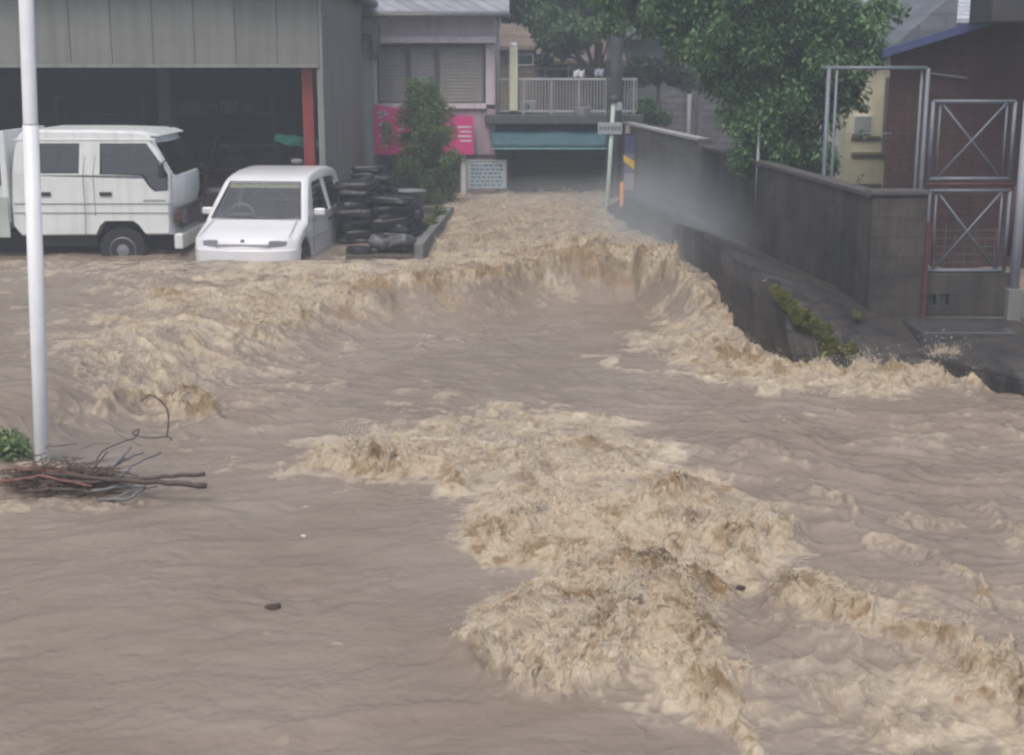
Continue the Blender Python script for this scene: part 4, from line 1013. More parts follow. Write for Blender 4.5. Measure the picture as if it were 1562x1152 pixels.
# ------------------------------------------------------------------ poles by the street
DP = 26.5
t = wthing('utility_pole', (X_(937, 290, DP), DP, 0)); tag(t, 'thick dark utility pole with blue and yellow sign plates by the street', 'utility pole')
x_ = X_(938, 200, DP)
MB().tube([(x_, DP, -1.0), (x_, DP, 1.5), (x_ + 0.01, DP, 7.5)], [0.135, 0.125, 0.10], 18).build('shaft', mat('pole_dark', (0.06, 0.068, 0.08), 0.8, var=0.2, streak=0.3), t, smooth=True)
b = MB(); b.box(x_ - 0.17, x_ - 0.14, DP - 0.04, DP + 0.04, 1.0, 6); b.build('cable_cover', m_steel, t)
xx = X_(962, 240, DP - 0.1)
def plate(v0, v1, m, nm='sign_plate', dx=0.0, w=0.125, yo=0.0):
    mb = MB(); mb.box(xx - w + dx, xx + w + dx, DP - 0.16 - yo, DP - 0.13 - yo, Z_(962, v1, DP - 0.1), Z_(962, v0, DP - 0.1)); return mb.build(nm, m, t, bevel=0.004)
plate(206, 232, mat('sign_navy', (0.09, 0.09, 0.20), 0.5)); plate(264, 290, mat('sign_pale', (0.33, 0.33, 0.37), 0.5))
mb = MB(); q = [ony(u, v, DP - 0.16) for u, v in ((951, 236), (973, 250), (973, 264), (951, 246))]
plate(233, 263, mat('sign_blueback', (0.16, 0.16, 0.26), 0.5))
mb.prism([(a_.x, a_.z) for a_ in q], 'y', DP - 0.172, DP - 0.162); mb.build('arrow_mark', mat('sign_yellow', (0.75, 0.52, 0.05), 0.5), t)
MB().box(x_ + 0.05, xx, DP - 0.13, DP - 0.09, Z_(962, 250, DP), Z_(962, 246, DP)).build('bracket', m_steel, t)
q = ony(957, 196, DP - 0.2); MB().box(q.x - 0.035, q.x + 0.05, q.y, q.y + 0.06, q.z - 0.1, q.z + 0.06).build('number_plate', mat('plate_tan', (0.35, 0.27, 0.25), 0.6), t, bevel=0.005)
MB().tube([(x_ - 0.1, DP - 0.2, Z_(940, 316, DP)), (x_ + 0.2, DP - 0.2, Z_(940, 314, DP))], 0.02, 8).build('step_bolt', m_steel, t)
# street sign pole, leaning
DS = 24.6
t = wthing('street_sign', (X_(925, 340, DS), DS, 0)); tag(t, 'slim pale green leaning pole with small name plates and a dark lamp head', 'street sign')
a = ony(924, 350, DS); c = ony(936, 152, DS)
MB().tube([a + (a - c).normalized() * 0.8, c], 0.038, 10).build('pole', mat('pale_green_pole', (0.45, 0.55, 0.50), 0.5, var=0.1, streak=0.1), t, smooth=True)
MB().lathe([(0.03, 0), (0.07, 0.02), (0.085, 0.07), (0.05, 0.13), (0.01, 0.14)], (c.x, c.y, c.z - 0.06), 'z', 14).build('lamp_head', m_steel, t, smooth=True)
q0 = ony(912, 187, DS - 0.06); q1 = ony(949, 205, DS - 0.06)
pl_ = MB().box(q0.x, q1.x, q0.y, q0.y + 0.025, q1.z, q0.z).build('name_plate', mat('plate_grey', (0.34, 0.38, 0.40), 0.5, var=0.1), t, bevel=0.004)
b = MB(); zc = (q0.z + q1.z) / 2
for k in range(6): b.box(q0.x + 0.03 + k * 0.066, q0.x + 0.075 + k * 0.066, q0.y - 0.004, q0.y - 0.001, zc - 0.03, zc + 0.035)
o = b.build('lettering', mat('plate_letters', (0.12, 0.15, 0.18), 0.6), pl_); o.matrix_parent_inverse = Matrix.Identity(4)
q0 = ony(938, 158, DS - 0.02); MB().box(q0.x, q0.x + 0.13, q0.y, q0.y + 0.02, q0.z - 0.12, q0.z + 0.02).build('name_plate', MATS['plate_grey'], t, bevel=0.004)
# orange stake
DO = 23.6
a = ony(946, 376, DO); c = ony(949, 278, DO)
tag(MB().tube([a + Vector((0, 0, -0.5)), c], 0.036, 10).build('marker_post', mat('orange_post', (0.70, 0.30, 0.08), 0.55, var=0.15, scale=6), smooth=True), 'short orange marker post standing in the water below the utility pole', 'post')
# pale thin pole by the tree
a = ony(1157, 256, 18.9); c = ony(1158, 182, 18.9)
tag(MB().tube([Vector((a.x, a.y, 0)), c], 0.02, 8).build('stake', mat('pale_stake', (0.40, 0.46, 0.44), 0.5), smooth=True), 'thin pale stake standing against the tree behind the wall', 'stake')
# lamp in the tree gap
t = wthing('street_lamp', (X_(1068, 100, 27), 27, 0)); tag(t, 'slim grey street lamp with white head seen through the tree', 'street lamp')
a = ony(1066, 84, 27)
MB().tube([(a.x, 27, -0.3), (a.x, 27, a.z - 0.1), (a.x - 0.05, 26.97, a.z + 0.02), (a.x - 0.2, 26.9, a.z + 0.10)], 0.035, 8).build('pole', m_galv, t, smooth=True)
MB().lathe([(0.02, -0.12), (0.07, -0.07), (0.08, 0.05), (0.03, 0.12)], (a.x - 0.28, 26.85, a.z + 0.10), 'x', 12).build('lamp_head', mat('lamp_white', (0.8, 0.82, 0.85), 0.3), t, smooth=True)

# ------------------------------------------------------------------ kerb wall on the left of the street
pk = [onz(u, v, 0.0) for u, v in ((604, 405), (660, 390), (688, 312))]
q0 = ony(648, 372, onz(640, 398, 0).y); q1 = ony(690, 318, 23.6)
t = wthing('planter_wall', (q0.x, q0.y, 0)); tag(t, 'low grey concrete planter wall at the left edge of the street', 'planter wall')
b = MB(); y0, y1 = q0.y, 23.8
vs = []
for (yy_, xx_, zt_) in ((y0, q0.x - 0.02, q0.z), (y1, q1.x, q1.z)):
    vs += [(xx_ - 0.12, yy_, -0.6), (xx_, yy_, -0.6), (xx_, yy_, zt_), (xx_ - 0.12, yy_, zt_)]
b.add(vs, [(0, 1, 2, 3), (4, 7, 6, 5), (0, 4, 5, 1), (1, 5, 6, 2), (2, 6, 7, 3), (3, 7, 4, 0)])
b.build('long_side', m_conc, t, bevel=0.01)
MB().box(q1.x - 1.2, q1.x + 0.01, y1 + 0.01, y1 + 0.13, -0.6, q1.z).build('end_side', mat('dark_conc', (0.11, 0.10, 0.10), 0.85, var=0.3), t, bevel=0.01)
MB().box(q1.x - 1.2, q0.x - 0.13, y0 + 0.3, y1, -0.6, q1.z - 0.10).build('soil', mat('planter_soil', (0.09, 0.08, 0.06), 0.9, var=0.3, bump=0.8), t)
# ------------------------------------------------------------------ vehicles
m_car = mat('car_white', (0.74, 0.76, 0.80), 0.28, var=0.03, scale=2, coat=0.5)
m_truck = mat('truck_white', (0.74, 0.78, 0.79), 0.38, var=0.06, scale=2, streak=0.2, coat=0.2)
m_rubber = mat('rubber', (0.022, 0.022, 0.025), 0.8, var=0.2)
m_under = mat('underbody', (0.03, 0.03, 0.034), 0.8)
m_rim = mat('steel_rim', (0.25, 0.25, 0.27), 0.5, metal=0.5)
m_glass = glass('tinted_glass', (0.70, 0.73, 0.73), 0.13)
m_seat = mat('seat_fabric', (0.10, 0.10, 0.12), 0.9)
m_plastic = mat('black_plastic', (0.03, 0.03, 0.035), 0.5)
def shell_mesh(profile, belt, stations, tumble, nose=0.0, length=1.0, rnd=1.0):
    # profile: (along, z) closed, clockwise; stations: (lateral, inset); builds a lofted body
    P = [Vector(q) for q in profile]; c = sum(P, Vector((0, 0))) / len(P)
    n = len(P); vs = []
    for lat, ins in stations:
        for i, q in enumerate(P):
            a, b_ = P[i - 1], P[(i + 1) % n]
            t = (b_ - a).normalized(); nn = Vector((t.y, -t.x))
            if (q + nn * 0.01 - c).length > (q - c).length: nn = -nn
            r_ = q + nn * ins
            w = lat
            if r_.y > belt: w = lat * (1 - tumble * (r_.y - belt))
            fr = max(0.0, 1 - r_.x / 0.8) if nose else 0
            al = r_.x + nose * fr * (abs(lat) / abs(stations[0][0])) ** 3
            vs.append((w, al, r_.y))
    fs = []
    for s_ in range(len(stations) - 1):
        for i in range(n): fs.append((s_ * n + i, s_ * n + (i + 1) % n, (s_ + 1) * n + (i + 1) % n, (s_ + 1) * n + i))
    up = [i for i in range(n) if P[i].y >= belt - 1e-4]; dn = [i for i in range(n) if P[i].y <= belt + 1e-4]
    def cyc(idx):
        k = next((j for j in range(len(idx)) if (idx[j] - idx[j - 1]) % n != 1), 0)
        return idx[k:] + idx[:k]
    for off in (0, (len(stations) - 1) * n):
        for g in (up, dn): fs.append(tuple(i + off for i in cyc(g)))
    mb = MB().add(vs, fs); return mb
def tmp(mb): return mb.build('tmp', None)
def inset_poly(P, d):
    P = [Vector(q) for q in P]; c = sum(P, Vector((0, 0))) / len(P); n = len(P); out = []
    for i, q in enumerate(P):
        t1 = (q - P[i - 1]).normalized(); t2 = (P[(i + 1) % n] - q).normalized()
        n1 = Vector((t1.y, -t1.x)); n2 = Vector((t2.y, -t2.x))
        if n1.dot(q - c) > 0: n1 = -n1
        if n2.dot(q - c) > 0: n2 = -n2
        m_ = (n1 + n2); m_ = m_ / max(0.5, m_.length_squared / 2) 
        out.append(q + m_ * d / 1.0 * 0.5 * 2 / 2 * 1.0)
    return out
def wheel(parent, lat, al, z, r=0.27, w=0.16, side=1):
    o = MB().lathe([(r * 0.55, -w / 2), (r * 0.93, -w / 2), (r, -w / 2 + 0.025), (r, w / 2 - 0.025), (r * 0.93, w / 2), (r * 0.55, w / 2)], (lat, al, z), 'x', 32).build('wheel', m_rubber, parent, smooth=False, bevel=0.006)
    s_ = side
    prof = [(r * 0.62, w / 2 * s_ * 0.9), (r * 0.56, w / 2 * s_ * 1.04), (r * 0.50, w / 2 * s_ * 0.7), (r * 0.25, w / 2 * s_ * 0.75), (r * 0.2, w / 2 * s_ * 1.0), (0.01, w / 2 * s_ * 1.05)]
    MB().lathe(prof, (lat, al, z), 'x', 28).build('rim', m_rim, o)
    return o

def hatchback(body_m, name, label, detail=True):
    t = thing(name); tag(t, label, 'car')
    Wd = 0.70
    prof = [(0.03, 0.24), (0.0, 0.34), (0.0, 0.46), (0.03, 0.55), (0.07, 0.60), (0.35, 0.69), (0.62, 0.755), (0.66, 0.77),
            (0.95, 1.02), (1.20, 1.235), (1.27, 1.275), (1.40, 1.315), (1.75, 1.36), (2.2, 1.375), (2.6, 1.36), (2.85, 1.32), (2.93, 1.28), (3.05, 1.02), (3.13, 0.77),
            (3.17, 0.6), (3.2, 0.45), (3.19, 0.30), (3.15, 0.22), (2.4, 0.20), (0.8, 0.20)]
    st = [(-Wd, 0.035), (-Wd + 0.02, 0.012), (-Wd + 0.07, 0.0), (-0.3, 0), (0, 0), (0.3, 0), (Wd - 0.07, 0.0), (Wd - 0.02, 0.012), (Wd, 0.035)]
    st = [(a, b_) for a, b_ in st]
    body = shell_mesh(prof, 0.77, st, 0.36, nose=0.20).build('body', body_m)
    # hollow cabin
    cab = [(0.80, 0.42), (0.80, 0.80), (1.04, 1.03), (1.27, 1.225), (1.45, 1.28), (1.8, 1.32), (2.2, 1.335), (2.6, 1.32), (2.82, 1.28), (2.9, 1.24), (3.02, 0.99), (3.06, 0.80), (3.05, 0.42)]
    cab = [(max(a, 0.0), z) for a, z in cab]
    c1 = shell_mesh(cab, 0.80, [(-0.63, 0.0), (0.63, 0.0)], 0.40)
    boolean(body, tmp(c1))
    # windscreen opening
    def wedge(pts, y0, y1, z0, z1):     # pts lateral at bottom and top, cut along the car
        (b0, b1, t0, t1) = pts
        return MB().add([(b0, y0, z0), (b1, y0, z0), (b1, y1, z0), (b0, y1, z0), (t0, y0, z1), (t1, y0, z1), (t1, y1, z1), (t0, y1, z1)],
                        [(0, 1, 2, 3), (4, 5, 6, 7), (0, 1, 5, 4), (1, 2, 6, 5), (2, 3, 7, 6), (3, 0, 4, 7)])
    boolean(body, tmp(wedge((-0.60, 0.60, -0.50, 0.50), 0.4, 1.42, 0.795, 1.22)))
    boolean(body, tmp(wedge((-0.56, 0.56, -0.48, 0.48), 2.75, 3.4, 0.82, 1.22)))
    side = [(1.06, 0.80), (1.36, 1.19), (1.42, 1.22), (2.0, 1.24), (2.06, 0.80)]
    side2 = [(2.12, 0.80), (2.10, 1.24), (2.62, 1.225), (2.74, 1.16), (2.80, 0.88), (2.76, 0.80)]
    for sd_ in (side, side2):
        boolean(body, tmp(MB().prism(sd_, 'x', -1, 1)))
    for al in (0.56, 2.62):
        boolean(body, tmp(MB().lathe([(0.30, -1), (0.30, -0.50)], (0, al, 0.26), 'x', 32)))
        boolean(body, tmp(MB().lathe([(0.315, 0.45), (0.315, 1)], (0, al, 0.26), 'x', 32)))
    link_body = body; body.parent = t
    bv = body.modifiers.new('bevel', 'BEVEL'); bv.width = 0.008; bv.segments = 2; bv.limit_method = 'ANGLE'; bv.angle_limit = R(40); bv.harden_normals = True
    body.data.shade_smooth(); 
    # glass
    g = MB().add([(-0.61, 0.695, 0.793), (0.61, 0.695, 0.793), (0.50, 1.185, 1.222), (-0.50, 1.185, 1.222)], [(0, 1, 2, 3)]).build('windscreen', m_glass, t)
    g = MB().add([(-0.56, 3.09, 0.82), (0.56, 3.09, 0.82), (0.48, 2.93, 1.22), (-0.48, 2.93, 1.22)], [(0, 1, 2, 3)]).build('rear_window', m_glass, t)
    m_sg = glass('side_glass', (0.10, 0.11, 0.12), 0.08)
    for s_ in (-1, 1):
        for sd_ in (side, side2):
            vs = [(s_ * (0.688 * (1 - 0.36 * max(0, z - 0.77)) - 0.01), a, z) for a, z in sd_]
            MB().add(vs, [tuple(range(len(vs)))]).build('side_window', m_sg, t)
    # rubber seal round the windscreen and a sun strip
    sl = [(-0.605, 0.675, 0.788), (0.605, 0.675, 0.788), (0.49, 1.20, 1.228), (-0.49, 1.20, 1.228)]
    b = MB(); q = [Vector(v) + Vector((0, -0.008, 0.008)) for v in sl]
    for i in range(4): b.tube([q[i], q[(i + 1) % 4]], 0.009, 6)
    b.build('windscreen_seal', m_plastic, t)
    a0 = Vector((-0.46, 1.135, 1.128)); b = MB()
    b.add([(-0.49, 1.118, 1.16), (0.49, 1.118, 1.16), (0.485, 1.172, 1.205), (-0.485, 1.172, 1.205)], [(0, 1, 2, 3)]); b.build('sun_strip', mat('sun_strip', (0.34, 0.36, 0.20), 0.6), t)
    # interior
    b = MB().box(-0.6, 0.6, 0.80, 1.02, 0.60, 0.785); b.build('dashboard', mat('dash_grey', (0.09, 0.09, 0.11), 0.8), t, bevel=0.03)
    sw_ = MB(); cx_ = -0.30
    pts = [(cx_ + 0.16 * math.cos(a), 1.08 - 0.06 * math.sin(a), 0.80 + 0.15 * math.sin(a)) for a in np.linspace(0, 2 * math.pi, 25)]
    sw_.tube(pts, 0.013, 8, cap=False); sw_.bar((cx_ - 0.14, 1.08, 0.80), (cx_ + 0.14, 1.08, 0.80), 0.03); sw_.build('steering_wheel', mat('wheel_grey', (0.30, 0.30, 0.30), 0.5), t, smooth=True)
    for sx in (-0.3, 0.3):
        b = MB(); b.box(sx - 0.22, sx + 0.22, 1.5, 1.95, 0.35, 0.55); b.box(sx - 0.21, sx + 0.21, 1.92, 2.05, 0.5, 1.0); b.box(sx - 0.11, sx + 0.11, 1.95, 2.03, 1.0, 1.13); b.build('seat', m_seat, t, bevel=0.04)
    MB().box(-0.55, 0.55, 2.55, 2.65, 0.4, 0.85).build('rear_seat', m_seat, t, bevel=0.04)
    MB().box(-0.08, 0.08, 1.22, 1.24, 1.07, 1.12).build('rear_view_mirror', m_plastic, t, bevel=0.01)
    # headlights
    for s_ in (-1, 1):
        b = MB(); x0, x1 = sorted((s_ * 0.36, s_ * 0.64)); b.add([(s_ * 0.34, 0.035, 0.475), (s_ * 0.655, 0.185, 0.475), (s_ * 0.655, 0.30, 0.475), (s_ * 0.34, 0.2, 0.475), (s_ * 0.34, 0.05, 0.57), (s_ * 0.65, 0.20, 0.565), (s_ * 0.65, 0.30, 0.565), (s_ * 0.34, 0.2, 0.57)], [(0, 1, 2, 3), (4, 5, 6, 7), (0, 1, 5, 4), (1, 2, 6, 5), (2, 3, 7, 6), (3, 0, 4, 7)])
        h = b.build('headlight', mat('lamp_bezel', (0.14, 0.14, 0.16), 0.3), t, bevel=0.012)
        b = MB(); b.add([(s_ * 0.352, 0.028, 0.487), (s_ * 0.565, 0.13, 0.487), (s_ * 0.565, 0.17, 0.487), (s_ * 0.352, 0.07, 0.487), (s_ * 0.352, 0.042, 0.562), (s_ * 0.565, 0.142, 0.558), (s_ * 0.565, 0.17, 0.558), (s_ * 0.352, 0.07, 0.562)], [(0, 1, 2, 3), (4, 5, 6, 7), (0, 1, 5, 4), (1, 2, 6, 5), (2, 3, 7, 6), (3, 0, 4, 7)]); b.build('lens', mat('lamp_lens', (0.20, 0.21, 0.24), 0.08, coat=1.0), h, bevel=0.01)
        x2, x3 = (x1 - 0.085, x1 - 0.01) if s_ > 0 else (x0 + 0.01, x0 + 0.085)
        b = MB(); b.add([(s_ * 0.575, 0.135, 0.49), (s_ * 0.648, 0.171, 0.49), (s_ * 0.648, 0.22, 0.49), (s_ * 0.575, 0.2, 0.49), (s_ * 0.575, 0.148, 0.556), (s_ * 0.645, 0.185, 0.554), (s_ * 0.645, 0.22, 0.554), (s_ * 0.575, 0.2, 0.556)], [(0, 1, 2, 3), (4, 5, 6, 7), (0, 1, 5, 4), (1, 2, 6, 5), (2, 3, 7, 6), (3, 0, 4, 7)]); b.build('indicator', mat('indicator_lens', (0.55, 0.52, 0.48), 0.2), h, bevel=0.008)
    # bumper, emblem, number plate, bonnet gaps
    b = MB()
    pts = [(-0.70, 0.50), (-0.695, 0.24), (-0.66, 0.14), (-0.58, 0.07), (-0.40, 0.0), (0, -0.045), (0.40, 0.0), (0.58, 0.07), (0.66, 0.14), (0.695, 0.24), (0.70, 0.50)]
    b.prism(pts + [(x_, y_ + 0.10) if abs(x_) < 0.68 else (x_ * 0.93, y_ + 0.03) for x_, y_ in reversed(pts)], 'z', 0.22, 0.455)
    b.build('front_bumper', body_m, t, bevel=0.02)
    MB().box(-0.36, 0.36, -0.052, -0.03, 0.225, 0.26).build('air_intake', m_plastic, t, bevel=0.004)
    MB().box(-0.165, 0.165, -0.062, -0.05, 0.22, 0.30).build('number_plate', mat('plate_yellow', (0.60, 0.52, 0.18), 0.5), t, bevel=0.003)
    MB().box(-0.35, 0.35, 0.012, 0.05, 0.50, 0.525).build('grille_slot', mat('slot_grey', (0.33, 0.34, 0.36), 0.5), t)
    MB().lathe([(0.03, 0), (0.03, 0.012), (0.02, 0.018)], (0, 0.03, 0.56), 'y', 14).build('emblem', m_galv, t)
    b = MB(); b.tube([(-0.60, 0.10, 0.607), (-0.585, 0.4, 0.70), (-0.57, 0.64, 0.765)], 0.004, 5); b.tube([(0.60, 0.10, 0.607), (0.585, 0.4, 0.70), (0.57, 0.64, 0.765)], 0.004, 5); b.build('bonnet_seam', m_plastic, t)
    b = MB(); b.tube([(-0.45, 0.72, 0.815), (0.02, 0.70, 0.80)], 0.008, 6); b.tube([(0.12, 0.70, 0.80), (0.52, 0.72, 0.815)], 0.008, 6); b.build('wiper', m_plastic, t)
    for s_ in (-1, 1):
        for (al, z0, z1) in ((1.0, 0.32, 0.77), (2.09, 0.30, 1.16)):
            MB().bar((s_ * 0.7005, al, z0), (s_ * (0.7005 if z1 < 0.8 else 0.70), al, min(z1, 0.765)), 0.008, 0.004).build('door_seam', m_plastic, t)
        MB().box(min(s_ * 0.70, s_ * 0.72), max(s_ * 0.70, s_ * 0.72), 1.85, 1.98, 0.66, 0.69).build('door_handle', m_plastic, t, bevel=0.005)
        b = MB(); b.box(min(s_ * 0.70, s_ * 0.86), max(s_ * 0.70, s_ * 0.86), 1.02, 1.10, 0.80, 0.90); b.build('door_mirror', body_m, t, bevel=0.025)
        MB().box(min(s_ * 0.715, s_ * 0.845), max(s_ * 0.715, s_ * 0.845), 1.095, 1.106, 0.815, 0.885).build('mirror_glass', m_win, t)
        b = MB(); b.box(min(s_ * 0.58, s_ * 0.69), max(s_ * 0.58, s_ * 0.69), 3.14, 3.2, 0.55, 0.76); b.build('tail_light', mat('tail_red', (0.35, 0.02, 0.02), 0.3), t, bevel=0.01)
        MB().box(min(s_ * 0.701, s_ * 0.707), max(s_ * 0.701, s_ * 0.707), 0.9, 2.3, 0.50, 0.525).build('side_moulding', mat('moulding', (0.45, 0.46, 0.48), 0.5), t)
        wheel(t, s_ * 0.62, 0.56, 0.27, side=s_); wheel(t, s_ * 0.62, 2.62, 0.27, side=s_)
    MB().box(-0.5, 0.5, 0.5, 2.9, 0.17, 0.3).build('underbody', m_under, t)
    return t
def put(t, loc, rz): t.location = loc; t.rotation_euler = (0, 0, rz); return t
car = hatchback(m_car, 'hatchback_car', 'small white hatchback standing nose towards us in the flood', True)
cl_ = onz(380, 402, 0.0)
put(car, (cl_.x - 0.09, cl_.y + 0.03, -0.285), R(-6))
# a dark car in the depth of the warehouse
m_mar = mat('dark_maroon_paint', (0.045, 0.015, 0.022), 0.35, coat=0.4)
def copy_tree(o, parent=None, swap=None):
    c = o.copy(); C.objects.link(c); c.parent = parent
    if o.data and swap and o.data.materials and o.data.materials[0] == swap[0]:
        c.data = o.data.copy(); c.data.materials[0] = swap[1]
    for ch in [x_ for x_ in o.children]: copy_tree(ch, c, swap)
    return c
car2 = copy_tree(car, None, (m_car, m_mar))
tag(car2, 'dark maroon hatchback parked in the shadow of the warehouse', 'car')
q = ony(372, 250, DW + 1.6); put(car2, (q.x, DW + 1.5, -0.02), R(6))

# crew cab truck: local x forward = world +x, side facing the camera
DT = 18.5
def truck():
    o0 = ony(269, 358, DT)
    t = wthing('crew_cab_truck', (o0.x, DT, 0)); tag(t, 'white crew cab flatbed truck standing side on in the flood', 'truck')
    Wt = 1.66
    def P(u, v): q = ony(u, v, DT); return (q.x, q.z)
    # reference the profile in world coordinates, forward = larger x
    prof = [(269, 359), (270, 315), (273, 300), (272, 274), (268, 266), (235, 213), (228, 204), (215, 200.5), (140, 198.5), (40, 198.5), (28, 202), (22, 212), (17.5, 240), (16.5, 267), (17, 315), (19, 345), (33, 361), (60, 361)]
    W3 = [P(*q) for q in prof]
    belt = P(150, 267)[1]
    # shell_mesh works in (along, z) with 'along' positive backwards: use along = x0 - x
    x0 = P(273, 300)[0]
    loc = [(x0 - a, z) for a, z in W3]
    st = [(-Wt / 2, 0.03), (-Wt / 2 + 0.025, 0.008), (-Wt / 2 + 0.08, 0), (-0.4, 0), (0, 0), (0.4, 0), (Wt / 2 - 0.08, 0), (Wt / 2 - 0.025, 0.008), (Wt / 2, 0.03)]
    def conv(mb):    # (lat, along, z) -> world
        mb.v = [(x0 - a, DT + Wt / 2 + lat, z) for lat, a, z in mb.v]; return mb
    body = conv(shell_mesh(loc, belt, st, 0.10, nose=0.10)).build('cab', m_truck)
    cabp = [(22, 330), (24, 245), (28, 215), (34, 204), (140, 203.5), (215, 206), (228, 215), (262, 271), (258, 330)]
    cabl = [(x0 - P(*q)[0], P(*q)[1]) for q in cabp]
    def lofted(pts):
        lat = Wt / 2 - 0.055
        return conv(MB().prism([(a, z) for a, z in pts], 'x', -lat, lat))
    boolean(body, tmp(lofted(cabl)))
    win_f = [(151, 219), (222, 219), (243, 247), (255, 267), (255.5, 290), (236, 291.5), (228, 285), (216, 267), (152, 266)]
    win_r = [(59, 219), (120, 219), (120, 265), (59, 265)]
    def prism_w(pts, a, c): return MB().prism([P(*q) for q in pts], 'y', a, c)
    for wn_ in ([(151, 219), (222, 219), (243, 247), (255, 267), (152, 266.5)], [(214, 266), (254.6, 266), (255.5, 290), (236, 291.5), (228, 285)], win_r): boolean(body, tmp(prism_w(wn_, DT - 1, DT + 4)))
    # windscreen
    fy0, fy1 = DT + 0.12, DT + Wt - 0.12
    zb, zt2 = P(262, 268)[1], P(236, 219)[1]
    xa_, xb_ = P(262, 268)[0] - 0.2, P(300, 268)[0]
    ws = MB().add([(xa_, fy0, zb), (xb_, fy0, zb), (xb_, fy1, zb), (xa_, fy1, zb), (xa_ - 0.35, fy0 + 0.02, zt2), (xb_, fy0 + 0.02, zt2), (xb_, fy1 - 0.02, zt2), (xa_ - 0.35, fy1 - 0.02, zt2)],
                  [(0, 1, 2, 3), (4, 5, 6, 7), (0, 1, 5, 4), (1, 2, 6, 5), (2, 3, 7, 6), (3, 0, 4, 7)])
    boolean(body, tmp(ws))
    arch = [(229, 366), (212, 343), (203, 337), (160, 337), (152, 345), (143, 366)]
    boolean(body, tmp(prism_w(arch, DT - 0.1, DT + 0.5))); boolean(body, tmp(prism_w(arch, DT + Wt - 0.5, DT + Wt + 0.2)))
    body.parent = t; body.matrix_parent_inverse = Matrix.Translation(-Vector(t.location))
    bv = body.modifiers.new('bevel', 'BEVEL'); bv.width = 0.012; bv.segments = 2; bv.limit_method = 'ANGLE'; bv.angle_limit = R(40); bv.harden_normals = True
    body.data.shade_smooth()
    dg = glass('truck_glass', (0.30, 0.31, 0.34), 0.34)
    for wn_ in (win_f, win_r):
        for yy_ in (DT + 0.035, DT + Wt - 0.035):
            MB().add([(x_, yy_ + 0.03 * (1 if yy_ < DT + 1 else -1) * (z_ - belt), z_) for x_, z_ in [P(*q) for q in wn_]], [tuple(range(len(wn_)))]).build('side_window', dg, t)
        b = MB(); pp = [P(*q) for q in wn_]
        for i in range(len(pp)): b.bar((pp[i - 1][0], DT + 0.008 + 0.1 * max(0, pp[i - 1][1] - belt), pp[i - 1][1]), (pp[i][0], DT + 0.008 + 0.1 * max(0, pp[i][1] - belt), pp[i][1]), 0.016, 0.016)
        b.build('window_seal', m_plastic, t)
    q0, q1 = P(266, 268), P(238, 219)
    MB().add([(q0[0] - 0.005, fy0, q0[1]), (q0[0] - 0.005, fy1, q0[1]), (q1[0] - 0.005, fy1 - 0.02, q1[1]), (q1[0] - 0.005, fy0 + 0.02, q1[1])], [(0, 1, 2, 3)]).build('windscreen', dg, t)
    # interior
    zf = P(150, 330)[1]
    for u in (90, 178):
        a = P(u, 290)[0]
        for yy_ in (DT + 0.12, DT + 0.9):
            b = MB(); b.box(a - 0.28, a + 0.25, yy_, yy_ + 0.62, zf, zf + 0.28); b.box(a - 0.32, a - 0.2, yy_, yy_ + 0.62, zf + 0.2, zf + 0.75); b.build('seat', m_seat, t, bevel=0.04)
    a = P(250, 275)[0]; MB().box(a - 0.28, a + 0.02, DT + 0.1, DT + Wt - 0.1, zf + 0.1, belt - 0.02).build('dashboard', m_plastic, t, bevel=0.03)
    cx_ = P(225, 262); b = MB()
    b.tube([(cx_[0] + 0.07 * math.cos(s_), DT + Wt - 0.45 + 0.19 * math.sin(s_), cx_[1] + 0.10 * math.cos(s_) - 0.05) for s_ in np.linspace(0, 2 * math.pi, 21)], 0.014, 6, cap=False); b.build('steering_wheel', m_plastic, t, smooth=True)
    # trim
    q = P(152, 293); q2 = P(171, 299); MB().box(q[0], q2[0], DT - 0.022, DT - 0.004, q2[1], q[1]).build('door_handle', m_plastic, t, bevel=0.006)
    q = P(62, 293); q2 = P(78, 299); MB().box(q[0], q2[0], DT - 0.022, DT - 0.004, q2[1], q[1]).build('door_handle', m_plastic, t, bevel=0.006)
    ms = mat('seam_grey', (0.22, 0.23, 0.25), 0.6)
    for pts in ([(131, 212), (130.5, 330), (131, 358)], [(146, 214), (146, 330)], [(56, 214), (55, 340), (60, 358)], [(263, 262), (264, 330), (258, 357)]):
        b = MB(); pp = [P(*q) for q in pts]
        for i in range(1, len(pp)):
            y_a = DT - 0.001 + 0.1 * max(0, pp[i - 1][1] - belt); y_b = DT - 0.001 + 0.1 * max(0, pp[i][1] - belt)
            if pp[i - 1][1] > belt > pp[i][1]:
                mx_ = pp[i][0]; b.bar((pp[i - 1][0], y_a, pp[i - 1][1]), (mx_, DT - 0.001, belt), 0.009, 0.006); b.bar((mx_, DT - 0.001, belt), (pp[i][0], DT - 0.001, pp[i][1]), 0.009, 0.006)
            else: b.bar((pp[i - 1][0], y_a, pp[i - 1][1]), (pp[i][0], y_b, pp[i][1]), 0.009, 0.006)
        b.build('door_seam', ms, t)
    for (v, m2) in ((311, ms), (325, ms)):
        q, q2 = P(22, v), P(266, v); MB().box(q[0], q2[0], DT - 0.008, DT - 0.001, q[1] - 0.006, q[1] + 0.006).build('side_crease', m2, t)
    b = MB(); random.seed(2); u = 219
    while u < 250:
        l_ = random.uniform(1.5, 3.2); q = P(u, 307.5); q2 = P(u + l_, 304.8); b.box(q[0], q2[0], DT - 0.005, DT - 0.001, q[1], q2[1]); u += l_ + 0.9
    b.build('lettering', mat('grey_letters', (0.25, 0.26, 0.30), 0.6), t)
